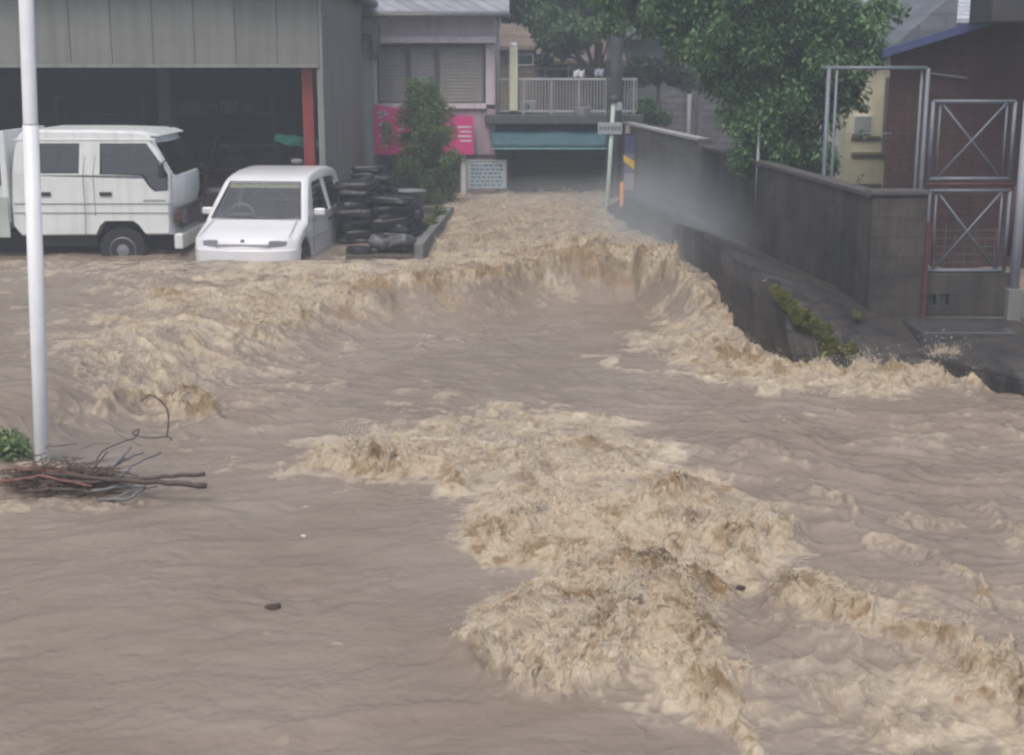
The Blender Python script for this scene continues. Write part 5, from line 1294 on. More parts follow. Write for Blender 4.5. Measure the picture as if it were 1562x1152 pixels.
    q, q2 = P(18, 213.5), P(236, 214); MB().box(q[0], q2[0], DT + 0.03, DT + 0.058, q[1] - 0.012, q[1] + 0.012).build('rain_gutter', m_truck, t, bevel=0.006)
    # visor over the windscreen
    q = P(232, 207); MB().prism([(q[0] - 0.10, q[1] - 0.01), (q[0] - 0.08, q[1] + 0.045), (q[0] + 0.06, q[1] - 0.005), (q[0] + 0.06, q[1] - 0.02)], 'y', DT + 0.1, DT + Wt - 0.1).build('visor', m_truck, t, bevel=0.01)
    # door mirror on its arm
    q = P(250, 252); MB().box(q[0] - 0.05, q[0] + 0.01, DT - 0.16, DT - 0.02, q[1] - 0.17, q[1] + 0.02).build('door_mirror', m_plastic, t, bevel=0.015)
    b = MB(); b.tube([(q[0] - 0.02, DT - 0.05, q[1] + 0.02), (q[0] + 0.02, DT + 0.03, q[1] + 0.06)], 0.01, 6); b.build('mirror_arm', m_plastic, t)
    # front: dark grille and headlamps, bumper
    xf = P(270, 320)[0]
    MB().box(xf - 0.02, xf + 0.035, DT + 0.08, DT + Wt - 0.08, P(270, 350)[1], P(270, 318)[1]).build('grille', mat('grille_dark', (0.06, 0.045, 0.045), 0.6), t, bevel=0.01)
    for yy_ in (DT + 0.14, DT + Wt - 0.42):
        h = MB().box(xf + 0.0, xf + 0.05, yy_, yy_ + 0.28, P(270, 342)[1], P(270, 322)[1]).build('headlight', MATS['lamp_lens'], t, bevel=0.01)
    for yy_ in (DT + 0.01, DT + Wt - 0.10):
        MB().box(xf - 0.04, xf + 0.045, yy_, yy_ + 0.09, P(270, 338)[1], P(270, 322)[1]).build('indicator', mat('amber', (0.09, 0.035, 0.025), 0.3), t, bevel=0.01)
    q, q2 = P(271, 357), P(286, 380)
    MB().box(q[0] - 0.05, q2[0] - 0.05, DT - 0.01, DT + Wt - 0.25, q2[1], q[1]).build('front_bumper', m_truck, t, bevel=0.02)
    # chassis
    q, q2 = P(-160, 362), P(262, 385); MB().box(q[0], q2[0], DT + 0.42, DT + Wt - 0.42, q2[1] - 0.1, q[1] + 0.02).build('chassis', m_under, t)
    MB().box(P(40, 285)[0] - 0.0, P(140, 285)[0], DT + 0.10, DT + Wt - 0.1, P(0, 378)[1], P(0, 359)[1]).build('fuel_tank', m_under, t, bevel=0.03)
    MB().prism([P(*q) for q in [(229, 360), (212, 342), (203, 335), (160, 335), (152, 343), (143, 360)]], 'y', DT + 0.30, DT + 0.34).build('wheel_arch', m_under, t)
    # wheels
    def twheel(u, dy):
        q = P(u, 383); r_ = 0.315
        o = MB().lathe([(r_ * 0.55, -0.09), (r_ * 0.92, -0.09), (r_, -0.06), (r_, 0.06), (r_ * 0.92, 0.09), (r_ * 0.55, 0.09)], (q[0], dy, q[1]), 'y', 36).build('wheel', m_rubber, t, bevel=0.006)
        s_ = -1 if dy < DT + 0.8 else 1
        rm = MB().lathe([(r_ * 0.60, 0.085 * s_), (r_ * 0.54, 0.095 * s_), (r_ * 0.48, 0.05 * s_), (r_ * 0.3, 0.05 * s_), (r_ * 0.26, 0.09 * s_), (0.01, 0.1 * s_)], (q[0], dy, q[1]), 'y', 28).build('rim', m_rim, o); rm.matrix_parent_inverse = Matrix.Identity(4)
    for u in (186, -150): twheel(u, DT + 0.14); twheel(u, DT + Wt - 0.14)
    # flat bed with headboard
    q, q2 = P(-230, 330), P(9, 345)
    MB().box(q[0], q2[0], DT - 0.03, DT + Wt + 0.03, P(0, 352)[1], P(0, 340)[1]).build('bed_floor', m_truck, t, bevel=0.01)
    MB().box(q[0], P(13, 300)[0], DT - 0.05, DT - 0.02, P(0, 362)[1], P(0, 300)[1]).build('side_board', mat('bed_side', (0.50, 0.55, 0.52), 0.5, var=0.12, scale=4, streak=0.3), t, bevel=0.01)
    MB().box(q[0], P(13, 300)[0], DT + Wt + 0.02, DT + Wt + 0.05, P(0, 362)[1], P(0, 300)[1]).build('side_board', MATS['bed_side'], t, bevel=0.01)
    MB().box(P(2, 285)[0], P(12, 285)[0], DT + 0.0, DT + Wt, P(0, 340)[1], P(0, 200)[1]).build('headboard', m_truck, t, bevel=0.012)
    MB().box(P(30, 285)[0], P(34, 285)[0], DT + 0.5, DT + 0.62, P(0, 199)[1], P(0, 188)[1]).build('roof_marker', m_white, t, bevel=0.01)
    return t
truck()
HAZE = 0.007
# ------------------------------------------------------------------ foliage
def leaf_mat(name, a, b_, c):
    m = bpy.data.materials.new(name); m.use_nodes = True
    n, l = m.node_tree.nodes, m.node_tree.links; p = n['Principled BSDF']
    g = n.new('ShaderNodeNewGeometry'); tc = n.new('ShaderNodeTexCoord')
    t = n.new('ShaderNodeTexNoise'); t.inputs['Scale'].default_value = 2.2; t.inputs['Detail'].default_value = 3
    l.new(tc.outputs['Object'], t.inputs['Vector'])
    ad = n.new('ShaderNodeMath'); ad.operation = 'MULTIPLY_ADD'; ad.inputs[1].default_value = 0.55; ad.inputs[2].default_value = 0.0
    l.new(g.outputs['Random Per Island'], ad.inputs[0])
    a2 = n.new('ShaderNodeMath'); a2.operation = 'MULTIPLY_ADD'; a2.inputs[1].default_value = 0.7; l.new(t.outputs['Fac'], a2.inputs[0]); l.new(ad.outputs[0], a2.inputs[2])
    cr = n.new('ShaderNodeValToRGB'); e = cr.color_ramp.elements
    e[0].position = 0.25; e[0].color = (*a, 1); e[1].position = 0.85; e[1].color = (*c, 1); x = e.new(0.55); x.color = (*b_, 1)
    l.new(a2.outputs[0], cr.inputs[0]); l.new(cr.outputs[0], p.inputs['Base Color'])
    p.inputs['Roughness'].default_value = 0.5
    tr = n.new('ShaderNodeBsdfTranslucent'); l.new(cr.outputs[0], tr.inputs[0])
    mx = n.new('ShaderNodeMixShader'); mx.inputs[0].default_value = 0.3
    l.new(p.outputs[0], mx.inputs[1]); l.new(tr.outputs[0], mx.inputs[2]); l.new(mx.outputs[0], n['Material Output'].inputs[0])
    return m
def leaves(centres, radii, n, size, aspect=0.45, flat=0.35, droop=0.3):
    # leaf blades clustered on many small twig clumps
    centres = np.array(centres, float); radii = np.array(radii, float)
    k = rng.choice(len(centres), n, p=(radii.prod(1) / radii.prod(1).sum()) if radii.ndim > 1 else (radii ** 2 / (radii ** 2).sum()))
    d = rng.normal(0, 1, (n, 3)); d /= np.linalg.norm(d, axis=1)[:, None]
    r_ = rng.random(n) ** 0.45
    rr = radii[k] if radii.ndim > 1 else radii[k][:, None]
    c = centres[k] + d * rr * r_[:, None]
    s_ = size * (0.6 + 0.8 * rng.random(n))
    ax = d + rng.normal(0, 0.7, (n, 3)); ax[:, 2] -= droop; ax /= np.linalg.norm(ax, axis=1)[:, None]
    up = rng.normal(0, flat, (n, 3)); up[:, 2] += 1
    sd_ = np.cross(ax, up); sd_ /= (np.linalg.norm(sd_, axis=1)[:, None] + 1e-9)
    nn = np.cross(sd_, ax)
    w = s_ * aspect
    V = np.stack([c - ax * s_[:, None] * 0.5, c + sd_ * w[:, None] * 0.5 + nn * (s_ * 0.08)[:, None], c + ax * s_[:, None] * 0.5, c - sd_ * w[:, None] * 0.5 + nn * (s_ * 0.08)[:, None]], 1).reshape(-1, 3)
    Q = np.arange(4 * n).reshape(-1, 4)
    return V, Q
def clumps(c, r, n, cr, shape=1.0, hollow=0.5):
    out, rad = [], []
    for _ in range(n):
        d = rng.normal(0, 1, 3); d /= np.linalg.norm(d)
        q = hollow + (1 - hollow) * rng.random() ** 0.7
        out.append(np.array(c) + d * np.array(r) * q); rad.append(cr * (0.6 + 0.8 * rng.random()))
    return out, rad
m_bark = mat('bark', (0.09, 0.07, 0.055), 0.9, var=0.3, scale=6, bump=0.8)
L_dark = leaf_mat('leaf_dark', (0.045, 0.10, 0.05), (0.085, 0.19, 0.08), (0.17, 0.32, 0.12))
L_mid = leaf_mat('leaf_mid', (0.045, 0.095, 0.045), (0.08, 0.17, 0.075), (0.15, 0.27, 0.11))
L_con = leaf_mat('leaf_conifer', (0.08, 0.13, 0.07), (0.14, 0.22, 0.10), (0.28, 0.37, 0.15))
L_hedge = leaf_mat('leaf_hedge', (0.02, 0.035, 0.025), (0.035, 0.06, 0.035), (0.07, 0.10, 0.05))
L_pale = leaf_mat('leaf_pale', (0.06, 0.10, 0.04), (0.12, 0.17, 0.06), (0.24, 0.26, 0.08))
def plant(name, base, cl, n, size, lm, label, cat, trunk=None, aspect=0.45, group=None, droop=0.3):
    t = wthing(name, base); tag(t, label, cat, group)
    V, Q = leaves(cl[0], cl[1], n, size, aspect, droop=droop)
    mesh_np('crown', V, Q, lm, smooth=False, parent=t)
    if trunk:
        b = MB()
        for pts, r0, r1 in trunk:
            k = len(pts); b.tube(pts, [r0 + (r1 - r0) * i / (k - 1) for i in range(k)], 8)
        b.build('trunk', m_bark, t, smooth=True)
    return t
# main tree behind the wall
TX, TY = ony(1190, 150, 19.6).x, 19.6
c1 = ([], [])
def addc(u, v, D, r, n, cr, hollow=0.35):
    q = ony(u, v, D); a, b_ = clumps(q, r, n, cr, hollow=hollow); c1[0].extend(a); c1[1].extend(b_)
addc(1195, 120, 19.6, (0.95, 1.0, 0.95), 60, 0.26)
addc(1130, 60, 19.6, (0.85, 0.9, 0.65), 44, 0.26)
addc(1255, 60, 19.6, (0.75, 0.8, 0.6), 34, 0.25)
addc(1180, 220, 19.4, (0.66, 0.6, 0.42), 38, 0.20)
addc(1240, 265, 19.2, (0.35, 0.4, 0.16), 12, 0.13)
addc(1050, 20, 19.9, (0.62, 0.6, 0.42), 24, 0.20)
addc(1035, 66, 20.2, (0.26, 0.4, 0.22), 9, 0.15)
addc(975, 5, 20.4, (0.55, 0.4, 0.30), 20, 0.17)
addc(1010, 45, 20.4, (0.3, 0.4, 0.2), 9, 0.15)
addc(930, -10, 20.6, (0.35, 0.4, 0.22), 9, 0.16)
addc(1090, 120, 19.8, (0.25, 0.4, 0.25), 9, 0.16)
addc(1150, 5, 19.6, (1.3, 1.1, 0.5), 44, 0.28)
addc(1262, 250, 18.9, (0.18, 0.4, 0.3), 11, 0.13)
addc(1280, 125, 19.2, (0.30, 0.5, 0.30), 12, 0.13)
addc(1312, 165, 19.0, (0.12, 0.2, 0.07), 3, 0.06)
addc(1318, 205, 19.0, (0.06, 0.2, 0.06), 2, 0.05)
addc(1312, 270, 18.9, (0.08, 0.2, 0.06), 2, 0.05)
addc(1345, 12, 19.6, (0.42, 0.4, 0.10), 8, 0.13)
br = []
for (u, v) in ((1110, 60), (1180, 20), (1260, 50), (1060, 30), (1290, 140), (1230, 100), (1140, 130)):
    q = ony(u, v, 19.6 + random.uniform(-0.4, 0.4)); m0 = Vector((TX + 0.05, TY, 1.6)); br.append(([m0, m0.lerp(q, 0.5) + Vector((random.uniform(-.1, .1), random.uniform(-.1, .1), 0.15)), q], 0.07, 0.015))
br.append(([Vector((TX, TY, -0.2)), Vector((TX + 0.03, TY, 0.8)), Vector((TX + 0.05, TY, 1.65))], 0.16, 0.11))
plant('broadleaf_tree', (TX, TY, 0), c1, 80000, 0.085, L_dark, 'large dense dark green broadleaf tree behind the block wall', 'tree', br, 0.5)
# tree at top centre
c1 = ([], [])
addc(815, 18, 31, (0.75, 0.8, 0.45), 18, 0.28); addc(880, 30, 31, (0.7, 0.8, 0.55), 22, 0.28); addc(860, 72, 30.6, (0.45, 0.5, 0.28), 12, 0.2)
addc(940, 10, 31, (0.9, 0.8, 0.5), 24, 0.28); addc(830, 88, 30.4, (0.16, 0.3, 0.18), 5, 0.12); addc(1000, 20, 31, (0.5, 0.6, 0.4), 12, 0.24); addc(900, -45, 31, (1.6, 1.2, 0.6), 40, 0.34); addc(935, 45, 25.4, (0.30, 0.3, 0.28), 9, 0.16); addc(780, -5, 31, (0.6, 0.8, 0.4), 14, 0.26); addc(850, 40, 30, (0.9, 0.8, 0.35), 22, 0.22)
tq = ony(912, 200, 31)
br = [([Vector((tq.x, 31, -0.2)), Vector((tq.x - 0.05, 31, 1.8)), Vector((tq.x, 31, 3.0))], 0.14, 0.09)]
for (u, v) in ((815, 22), (880, 40), (950, 15), (1000, 25), (850, 80)):
    q = ony(u, v, 31); m0 = Vector((tq.x - 0.05, 31, 2.2)); br.append(([m0, m0.lerp(q, 0.5) + Vector((0, 0, 0.15)), q], 0.06, 0.015))
plant('broadleaf_tree', (tq.x, 31, 0), c1, 34000, 0.12, L_mid, 'spreading mid green tree above the terrace at the top centre', 'tree', br, 0.5)
# dark hedge shrub right of the pole
c1 = ([], []); addc(1010, 108, 28.8, (0.72, 0.4, 0.28), 26, 0.2, 0.1); addc(960, 118, 28.8, (0.32, 0.4, 0.25), 10, 0.17, 0.1)
plant('shrub', (ony(1000, 250, 28.8).x, 28.8, 0), c1, 8000, 0.10, L_hedge, 'dark rounded shrub above the terrace wall right of the pole', 'shrub', [([Vector((ony(1000, 200, 28.8).x, 28.8, -0.1)), ony(1005, 120, 28.8)], 0.07, 0.03)])
c1 = ([], []); addc(985, 168, 28.2, (0.35, 0.3, 0.2), 14, 0.15, 0.1); addc(1015, 180, 28.2, (0.25, 0.3, 0.12), 7, 0.12, 0.1)
plant('shrub', (ony(990, 250, 28.2).x, 28.2, 0), c1, 4500, 0.075, L_mid, 'light green shrub over the pale block wall beside the pole', 'shrub', [([Vector((ony(990, 200, 28.2).x, 28.2, -0.1)), ony(990, 175, 28.2)], 0.04, 0.02)])
# bushy conifer before the banner
c1 = ([], [])
for v, w in ((140, 0.16), (155, 0.28), (170, 0.36), (188, 0.48), (205, 0.60), (222, 0.62), (240, 0.60), (258, 0.55), (276, 0.50), (292, 0.46)):
    addc(645 + random.uniform(-4, 4), v, 25.6, (w * 1.3, w * 0.9, 0.19), 17, 0.14, 0.1)
plant('conifer', (ony(645, 300, 25.6).x, 25.6, 0), c1, 26000, 0.075, L_con, 'bushy conifer standing in front of the pink banner', 'tree', [([Vector((ony(645, 300, 25.6).x, 25.6, -0.6)), ony(645, 150, 25.6)], 0.06, 0.02)], 0.3, droop=-0.5)
# weeds in the planter
c1 = ([], []); q0_ = 21.2
addc(655, 342, 20.8, (0.16, 0.3, 0.08), 10, 0.07, 0.0); addc(672, 322, 22.4, (0.16, 0.3, 0.06), 8, 0.06, 0.0); addc(650, 360, 19.8, (0.10, 0.2, 0.06), 6, 0.05, 0.0)
plant('weeds', (ony(655, 350, 20.8).x, 20.8, 0), c1, 2600, 0.05, L_pale, 'yellow green weeds growing in the planter by the black sacks', 'plant')
# moss and grass on the bank corner
c1 = ([], [])
for i in range(22):
    t_ = i / 21; q = edge[5].lerp(edge[6], t_); a_, b_ = clumps(q + Vector((-0.02, -0.04, -0.05 - 0.06 * t_)), (0.07 + 0.09 * t_, 0.10, 0.03 + 0.07 * t_), 5, 0.035 + 0.02 * t_, hollow=0.0); c1[0].extend(a_); c1[1].extend(b_)
plant('moss', (edge[6].x, edge[6].y, 0), c1, 26000, 0.02, leaf_mat('leaf_moss', (0.07, 0.075, 0.02), (0.13, 0.15, 0.03), (0.24, 0.25, 0.05)), 'bright mossy weeds on the corner of the retaining bank', 'plant', droop=0.8)
c1 = ([], []); addc(1310, 480, 13.5, (0.05, 0.04, 0.03), 3, 0.04, 0.0)
plant('weed', (ony(1310, 488, 13.5).x, 13.5, 0), c1, 260, 0.04, MATS.get('x') or L_pale, 'tiny yellow green weed at the foot of the wall end', 'plant')
# hillside woods behind everything
hm = []
nx, ny = 60, 16
V = []; 
for j in range(ny):
    for i in range(nx):
        x_ = -70 + 140 * i / (nx - 1); y_ = 48 + 60 * j / (ny - 1)
        V.append((x_, y_, -1 + 17 * (1 - math.exp(-(y_ - 48) / 14)) + 2.5 * float(noise(x_ * 0.08, y_ * 0.08, s=9))))
hl = MB().add(V, [(j * nx + i, j * nx + i + 1, (j + 1) * nx + i + 1, (j + 1) * nx + i) for j in range(ny - 1) for i in range(nx - 1)]).build('hills', mat('hill_soil', (0.06, 0.075, 0.04), 0.9, var=0.3, scale=0.5), smooth=True)
tag(hl, 'wooded hillside rising behind the houses', 'hill', kind='structure')
cc_, rr_ = [], []
for _ in range(420):
    y_ = 50 + 30 * rng.random() ** 1.5; x_ = rng.uniform(-0.6, 0.6) * y_
    z_ = -1 + 17 * (1 - math.exp(-(y_ - 48) / 14)) + 1.2
    r0 = rng.uniform(0.9, 1.8); cc_.append((x_, y_, z_ + rng.uniform(-0.4, 0.8))); rr_.append(r0)
V, Q = leaves(cc_, rr_, 60000, 0.30, 0.6)
tag(mesh_np('woods', V, Q, L_mid, smooth=False), 'distant mass of trees on the hillside behind the houses', 'woods', kind='stuff')

# ------------------------------------------------------------------ stacks of black sacks
def sack_mesh(w, d, h, seed):
    nu, nv = 22, 12; vs = []
    for j in range(nv + 1):
        ph = math.pi * j / nv - math.pi / 2
        for i in range(nu):
            th = 2 * math.pi * i / nu
            cx_, sy = math.cos(th), math.sin(th)
            sx = math.copysign(abs(cx_) ** 0.45, cx_); syy = math.copysign(abs(sy) ** 0.45, sy)
            r_ = max(0.0, math.cos(ph)) ** 0.3
            z_ = math.copysign(abs(math.sin(ph)) ** 0.7, math.sin(ph))
            n0 = float(noise(sx * 1.3 + seed * 7.1, syy * 1.3, z_ * 1.2, s=seed)); n1 = float(noise(sx * 4 + seed, syy * 4, z_ * 3, s=seed + 1))
            k = 1 + 0.14 * n0 + 0.09 * n1
            vs.append((w / 2 * sx * r_ * k, d / 2 * syy * r_ * k, h / 2 * z_ * (1 + 0.3 * n1) + 0.02 * n0))
    fs = [(j * nu + i, j * nu + (i + 1) % nu, (j + 1) * nu + (i + 1) % nu, (j + 1) * nu + i) for j in range(nv) for i in range(nu)]
    return MB().add(vs, fs).mesh('sack')
m_sack = mat('black_polythene', (0.014, 0.015, 0.02), 0.36, var=0.3, scale=8, bump=0.7, bscale=18, spec=0.6)
sm = [sack_mesh(0.62, 0.5, 0.13, s_) for s_ in (1, 2, 3, 4)]
for me in sm: me.materials.append(m_sack); me.shade_smooth()
ORD = ['top', 'second', 'third', 'fourth', 'fifth', 'sixth', 'seventh', 'eighth', 'ninth', 'tenth', 'eleventh']
random.seed(21)
def stack(u, vtop, D, w, n, where):
    q = ony(u, vtop, D); dz = 0.098
    for k in range(n):
        o = bpy.data.objects.new('black_sack', sm[(k * 3 + n) % 4]); C.objects.link(o)
        o.location = (q.x + random.uniform(-0.04, 0.04), D + random.uniform(-0.05, 0.05), q.z - 0.06 - k * dz)
        o.rotation_euler = (R(random.uniform(-4, 4)), R(random.uniform(-5, 5)), R(random.uniform(-18, 18) + (180 if random.random() < .5 else 0)))
        o.scale = (w / 0.62 * random.uniform(0.88, 1.05), random.uniform(0.8, 1.1), random.uniform(0.85, 1.35))
        tag(o, ('topmost black plastic sack of %s' if k == 0 else ORD[k] + ' black plastic sack from the top of %s') % where, 'sack', 'black sacks piled by the warehouse')
stack(546, 277, 19.9, 0.60, 10, 'the tall left pile by the warehouse')
stack(558, 252, 20.9, 0.46, 9, 'the highest pile behind the left one')
stack(600, 299, 19.6, 0.60, 8, 'the right pile beside the planter')
stack(626, 310, 20.5, 0.36, 6, 'the narrow pile next to the planter wall')
stack(578, 268, 20.4, 0.40, 8, 'the middle pile between left and right')
for i, (u, v, D, lab) in enumerate(((582, 372, 18.7, 'loose crumpled grey sack lying low at the front of the piles'), (612, 370, 18.6, 'loose shiny grey sack at the right foot of the piles'), (634, 375, 18.7, 'small torn grey sack beside the planter foot'), (548, 385, 18.6, 'flat black sack slumped at the left foot of the piles'))):
    o = bpy.data.objects.new('loose_sack', sm[i].copy()); o.data.materials[0] = mat('grey_polythene', (0.10, 0.105, 0.115), 0.4, var=0.4, scale=9, bump=0.8, bscale=14) if i < 3 else m_sack; C.objects.link(o)
    q = ony(u, v, D); o.location = q; o.rotation_euler = (R(random.uniform(-20, 20)), R(random.uniform(-15, 15)), R(random.uniform(0, 180))); o.scale = (0.6 if i != 2 else 0.35, 0.6, 1.3)
    tag(o, lab, 'sack')
o = bpy.data.objects.new('bucket', None); C.objects.link(o); o.location = ony(622, 298, 21.4); o['_w'] = 0; tag(o, 'grey plastic tub standing behind the sacks', 'tub')
MB().lathe([(0.22, -0.25), (0.28, 0.06), (0.30, 0.065), (0.30, 0.08), (0.265, 0.08), (0.2, -0.2)], (0, 0, 0), 'z', 20).build('body', mat('tub_grey', (0.17, 0.18, 0.21), 0.5), o, smooth=True)
MB().tube([(-0.28, 0, 0.05), (-0.2, -0.05, -0.04), (0, -0.3, -0.06), (0.2, -0.05, -0.04), (0.28, 0, 0.05)], 0.008, 6).build('handle', m_galv, o)

# ------------------------------------------------------------------ white pole and flood debris
pb = surf(65, 708); pt_ = ony(40, 0, pb.y - 0.02)
d_ = (pt_ - pb)
t = wthing('pole', (pb.x, pb.y, 0)); tag(t, 'tall white painted pole standing in the water at the left', 'pole')
kk = 0.054
MB().tube([pb - d_ * 0.35, pb + d_ * 0.745], kk, 20).build('lower_tube', mat('pole_white', (0.80, 0.83, 0.87), 0.4, var=0.05, scale=5, streak=0.2), t, smooth=True)
MB().tube([pb + d_ * 0.745, pb + d_ * 0.75, pb + d_ * 1.8], [kk, 0.050, 0.050], 20).build('upper_tube', MATS['pole_white'], t, smooth=True)
# sticks
m_stick = mat('wet_stick', (0.075, 0.055, 0.048), 0.6, var=0.4, scale=14, bump=0.5)
m_pale = mat('pale_branch', (0.16, 0.16, 0.17), 0.6, var=0.3, scale=14)
m_redb = mat('reddish_branch', (0.18, 0.08, 0.06), 0.7, var=0.4, scale=12)
def stick(pts, r0, r1, m, label, name='branch', grp='branches caught on the white pole'):
    P = []
    for i, (u, v, dz) in enumerate(pts):
        P.append(onz(u, v, surf(u, v).z + 0.02 + dz))
    Q = []
    for i in range(len(P) - 1):
        for k in range(5):
            q = P[i].lerp(P[i + 1], k / 5); q += Vector((random.uniform(-1, 1), random.uniform(-1, 1), random.uniform(-1, 1))) * 0.006; Q.append(q)
    Q.append(P[-1]); n = len(Q)
    o = MB().tube(Q, [r0 + (r1 - r0) * i / (n - 1) for i in range(n)], 8).build(name, m, smooth=True)
    return tag(o, label, 'branch', grp)
random.seed(4)
stick([(60, 735, 0.06), (160, 735, 0.08), (250, 727, 0.10), (313, 723, 0.11)], 0.013, 0.016, m_stick, 'long dark stick, upper of the two pointing right from the pole')
stick([(70, 722, 0.10), (160, 731, 0.10), (240, 736, 0.11), (314, 741, 0.11)], 0.014, 0.021, m_stick, 'long dark stick with blunt end, lower of the two pointing right')
stick([(150, 722, 0.05), (190, 700, 0.12), (218, 690, 0.16)], 0.016, 0.010, m_pale, 'pale grey branch rising right from the debris heap')
stick([(158, 726, 0.04), (180, 704, 0.12), (200, 682, 0.19)], 0.012, 0.008, m_pale, 'thin grey branch rising between pole and loop')
stick([(140, 750, 0.03), (180, 742, 0.05), (222, 742, 0.05)], 0.012, 0.008, m_pale, 'grey branch lying low below the two long sticks')
stick([(150, 762, 0.02), (195, 762, 0.04), (222, 745, 0.05)], 0.011, 0.010, m_pale, 'bent grey branch at the lower edge of the heap')
stick([(95, 695, 0.12), (110, 715, 0.08), (150, 726, 0.05)], 0.008, 0.012, m_stick, 'dark twig curving down just right of the pole')
stick([(25, 716, 0.08), (90, 720, 0.10), (160, 732, 0.08)], 0.016, 0.010, m_redb, 'reddish branch crossing in front of the pole foot')
stick([(0, 735, 0.05), (60, 727, 0.09), (140, 742, 0.06)], 0.014, 0.009, m_redb, 'reddish branch sloping across the heap from the left edge')
stick([(175, 735, 0.02), (205, 708, 0.10), (245, 690, 0.12)], 0.010, 0.007, m_pale, 'thin pale branch reaching furthest right above the long sticks')
stick([(120, 740, 0.02), (150, 706, 0.10), (165, 690, 0.16)], 0.008, 0.005, m_stick, 'thin dark twig standing up from the middle of the heap')
stick([(30, 752, 0.02), (90, 745, 0.07), (165, 752, 0.03)], 0.013, 0.008, m_stick, 'dark branch along the lower front of the heap')
stick([(165, 768, 0.0), (190, 752, 0.05), (240, 742, 0.03)], 0.008, 0.006, m_pale, 'pale bent twig below the blunt ended stick')
stick([(5, 718, 0.05), (50, 712, 0.09), (110, 718, 0.06)], 0.010, 0.007, m_redb, 'thin reddish branch behind the pole foot')
def loop(name, pts, r_, m, label, cat):
    P = [ony(u, v, D) for u, v, D in pts]; Q = []
    for i in range(len(P) - 1):
        p0, p1, p2, p3 = P[max(i - 1, 0)], P[i], P[i + 1], P[min(i + 2, len(P) - 1)]
        for k in range(6):
            t_ = k / 6; Q.append(0.5 * ((2 * p1) + (p2 - p0) * t_ + (2 * p0 - 5 * p1 + 4 * p2 - p3) * t_ ** 2 + (3 * p1 - p0 - 3 * p2 + p3) * t_ ** 3))
    Q.append(P[-1]); return tag(MB().tube(Q, r_, 6).build(name, m, smooth=True), label, cat)
dd = surf(200, 705).y
loop('bent_wire', [(140, 720, dd), (155, 690, dd), (185, 675, dd), (205, 668, dd), (212, 655, dd), (202, 662, dd), (228, 668, dd), (256, 666, dd), (262, 672, dd)], 0.0055, m_steel, 'dark bent wire with a small ring rising from the debris', 'wire')
loop('bent_wire', [(254, 668, dd), (257, 645, dd + .02), (255, 625, dd + .04), (243, 610, dd + .05), (228, 603, dd + .06), (216, 612, dd + .06)], 0.0065, m_steel, 'thin wire curving up in a hook above the debris', 'wire')
loop('bent_wire', [(152, 640, dd), (172, 650, dd), (180, 662, dd), (215, 680, dd)], 0.0035, m_pale, 'faint thin grey wire left of the hooked wire', 'wire')
tl = [onz(u, 745, -0.43) for u in (205, 272)]
# tangle of twigs and roots under the pole
b = MB(); random.seed(8)
q0 = surf(15, 740); q1 = surf(165, 746)
for k in range(620):
    t_ = random.random(); c_ = q0.lerp(q1, t_); env = 1.3 * math.sin(math.pi * min(1, t_ * 0.9 + 0.12)) ** 0.6
    a = c_ + Vector((random.gauss(0, 0.06), random.gauss(0, 0.12), abs(random.gauss(0, 0.06)) * env))
    an = random.gauss(0, 1.0); l_ = random.uniform(0.05, 0.26)
    e_ = a + Vector((math.cos(an) * l_, math.sin(an) * l_ * 0.6, random.gauss(0, 0.03)))
    m0 = a.lerp(e_, 0.5) + Vector((random.gauss(0, 0.02), random.gauss(0, 0.02), random.gauss(0, 0.015)))
    r_ = random.uniform(0.002, 0.006); b.tube([a, m0, e_], [r_, r_, r_ * 0.6], 5)
tag(b.build('twig_tangle', mat('twigs', (0.17, 0.11, 0.085), 0.7, var=0.5, scale=9, col2=(0.06, 0.052, 0.045)), smooth=True), 'tangle of brown twigs and roots heaped at the foot of the white pole', 'twigs', kind='stuff')
c1 = ([], [])
for (u, v) in ((2, 690), (18, 692), (30, 700), (-14, 700), (-40, 690), (-25, 705), (10, 706)):
    q = surf(u, v) + Vector((0, 0, 0.07)); c1[0].append(q); c1[1].append(0.12)
plant('weeds', surf(0, 700), c1, 1500, 0.05, L_con, 'clump of green weeds at the left edge behind the pole foot', 'plant')
# bits carried by the flood
for i, (u, v, m, lab, cat) in enumerate(((463, 821, m_white, 'tiny white scrap floating on the smooth water', 'scrap'), (1130, 900, m_stick, 'small dark lump of wood in the froth right of the breaker', 'driftwood'), (775, 626, m_stick, 'small dark lump of wood above the central froth', 'driftwood'), (415, 930, m_stick, 'small brown lump of leaves floating at lower left', 'leaf clump'), (1167, 428, m_pale, 'small pale scrap lying on the dark bank', 'scrap'))):
    q = surf(u, v) + Vector((0, 0, 0.015)) if i < 4 else ony(u, v, edge[5].y + 0.1)
    me = sm[i % 4].copy(); me.materials.clear(); me.materials.append(m)
    o = bpy.data.objects.new('floating_debris', me); C.objects.link(o); o.location = q; s_ = (0.05, 0.10, 0.09, 0.15, 0.08)[i]; o.scale = (s_, s_ * 0.8, s_ * 1.4); o.rotation_euler = (0.1, 0.2, i)
    tag(o, lab, cat)

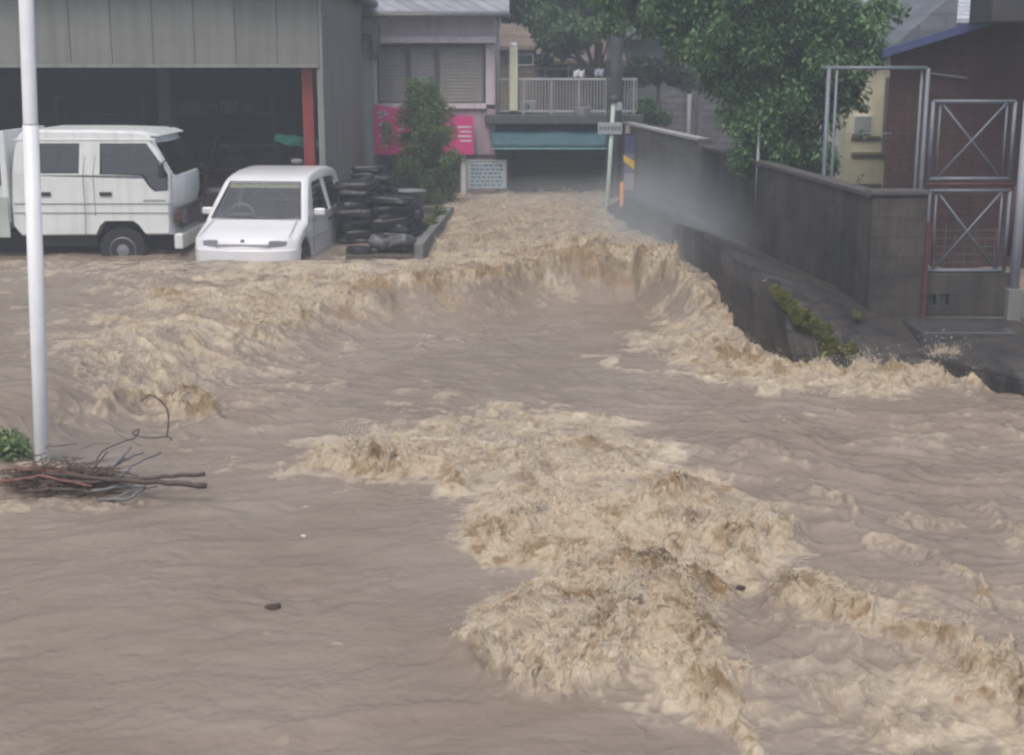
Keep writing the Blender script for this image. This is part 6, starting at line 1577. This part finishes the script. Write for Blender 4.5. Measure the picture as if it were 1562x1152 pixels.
# ------------------------------------------------------------------ rain haze
def volume(name, mb, dens, col, label, kind='stuff', aniso=0.2):
    m = bpy.data.materials.new(name); m.use_nodes = True
    n, l = m.node_tree.nodes, m.node_tree.links; n.remove(n['Principled BSDF'])
    v = n.new('ShaderNodeVolumePrincipled'); v.inputs['Density'].default_value = dens; v.inputs['Color'].default_value = (*col, 1); v.inputs['Anisotropy'].default_value = aniso
    l.new(v.outputs[0], n['Material Output'].inputs['Volume'])
    o = mb.build(name, m); return tag(o, label, name, kind=kind)
if HAZE > 0:
    volume('haze', MB().box(-320, 320, -70, 620, -3.2, 22), HAZE, (0.80, 0.90, 1.0), 'thin rain haze over the street')

def mist(u, v, D, r_, dn):
    q = ony(u, v, D)
    o = MB().box(-1, 1, -1, 1, -1, 1).build('spray_mist', None); o.location = q; o.scale = r_
    m = bpy.data.materials.new('spray_mist'); m.use_nodes = True; m.volume_intersection_method if False else None
    n, l = m.node_tree.nodes, m.node_tree.links; n.remove(n['Principled BSDF'])
    vp = n.new('ShaderNodeVolumePrincipled'); vp.inputs['Color'].default_value = (0.86, 0.94, 1.0, 1); vp.inputs['Anisotropy'].default_value = 0.2
    tc = n.new('ShaderNodeTexCoord'); ln = n.new('ShaderNodeVectorMath'); ln.operation = 'LENGTH'; l.new(tc.outputs['Object'], ln.inputs[0])
    mr = n.new('ShaderNodeMapRange'); mr.interpolation_type = 'SMOOTHSTEP'; mr.inputs[1].default_value = 0.1; mr.inputs[2].default_value = 1.0; mr.inputs[3].default_value = 1; mr.inputs[4].default_value = 0; l.new(ln.outputs['Value'], mr.inputs[0])
    t = n.new('ShaderNodeTexNoise'); t.inputs['Scale'].default_value = 1.6; t.inputs['Detail'].default_value = 3; l.new(tc.outputs['Object'], t.inputs['Vector'])
    m2 = n.new('ShaderNodeMapRange'); m2.inputs[1].default_value = 0.3; m2.inputs[2].default_value = 0.7; m2.inputs[3].default_value = 0.1; m2.inputs[4].default_value = 1.6 * dn; l.new(t.outputs['Fac'], m2.inputs[0])
    mu = n.new('ShaderNodeMath'); mu.operation = 'MULTIPLY'; l.new(mr.outputs[0], mu.inputs[0]); l.new(m2.outputs[0], mu.inputs[1]); l.new(mu.outputs[0], vp.inputs['Density'])
    l.new(vp.outputs[0], n['Material Output'].inputs['Volume']); o.data.materials.append(m)
    tag(o, 'pale spray mist hanging over the water beside the wall', 'mist', kind='stuff')
S.cycles.volume_step_rate = 2.0; S.cycles.volume_max_steps = 128
mist(1010, 350, 20.2, (1.5, 4.6, 1.3), 0.34)
mist(1080, 430, 17.2, (0.9, 2.0, 0.7), 0.3)
mist(860, 300, 25.6, (3.0, 2.0, 0.5), 0.22)
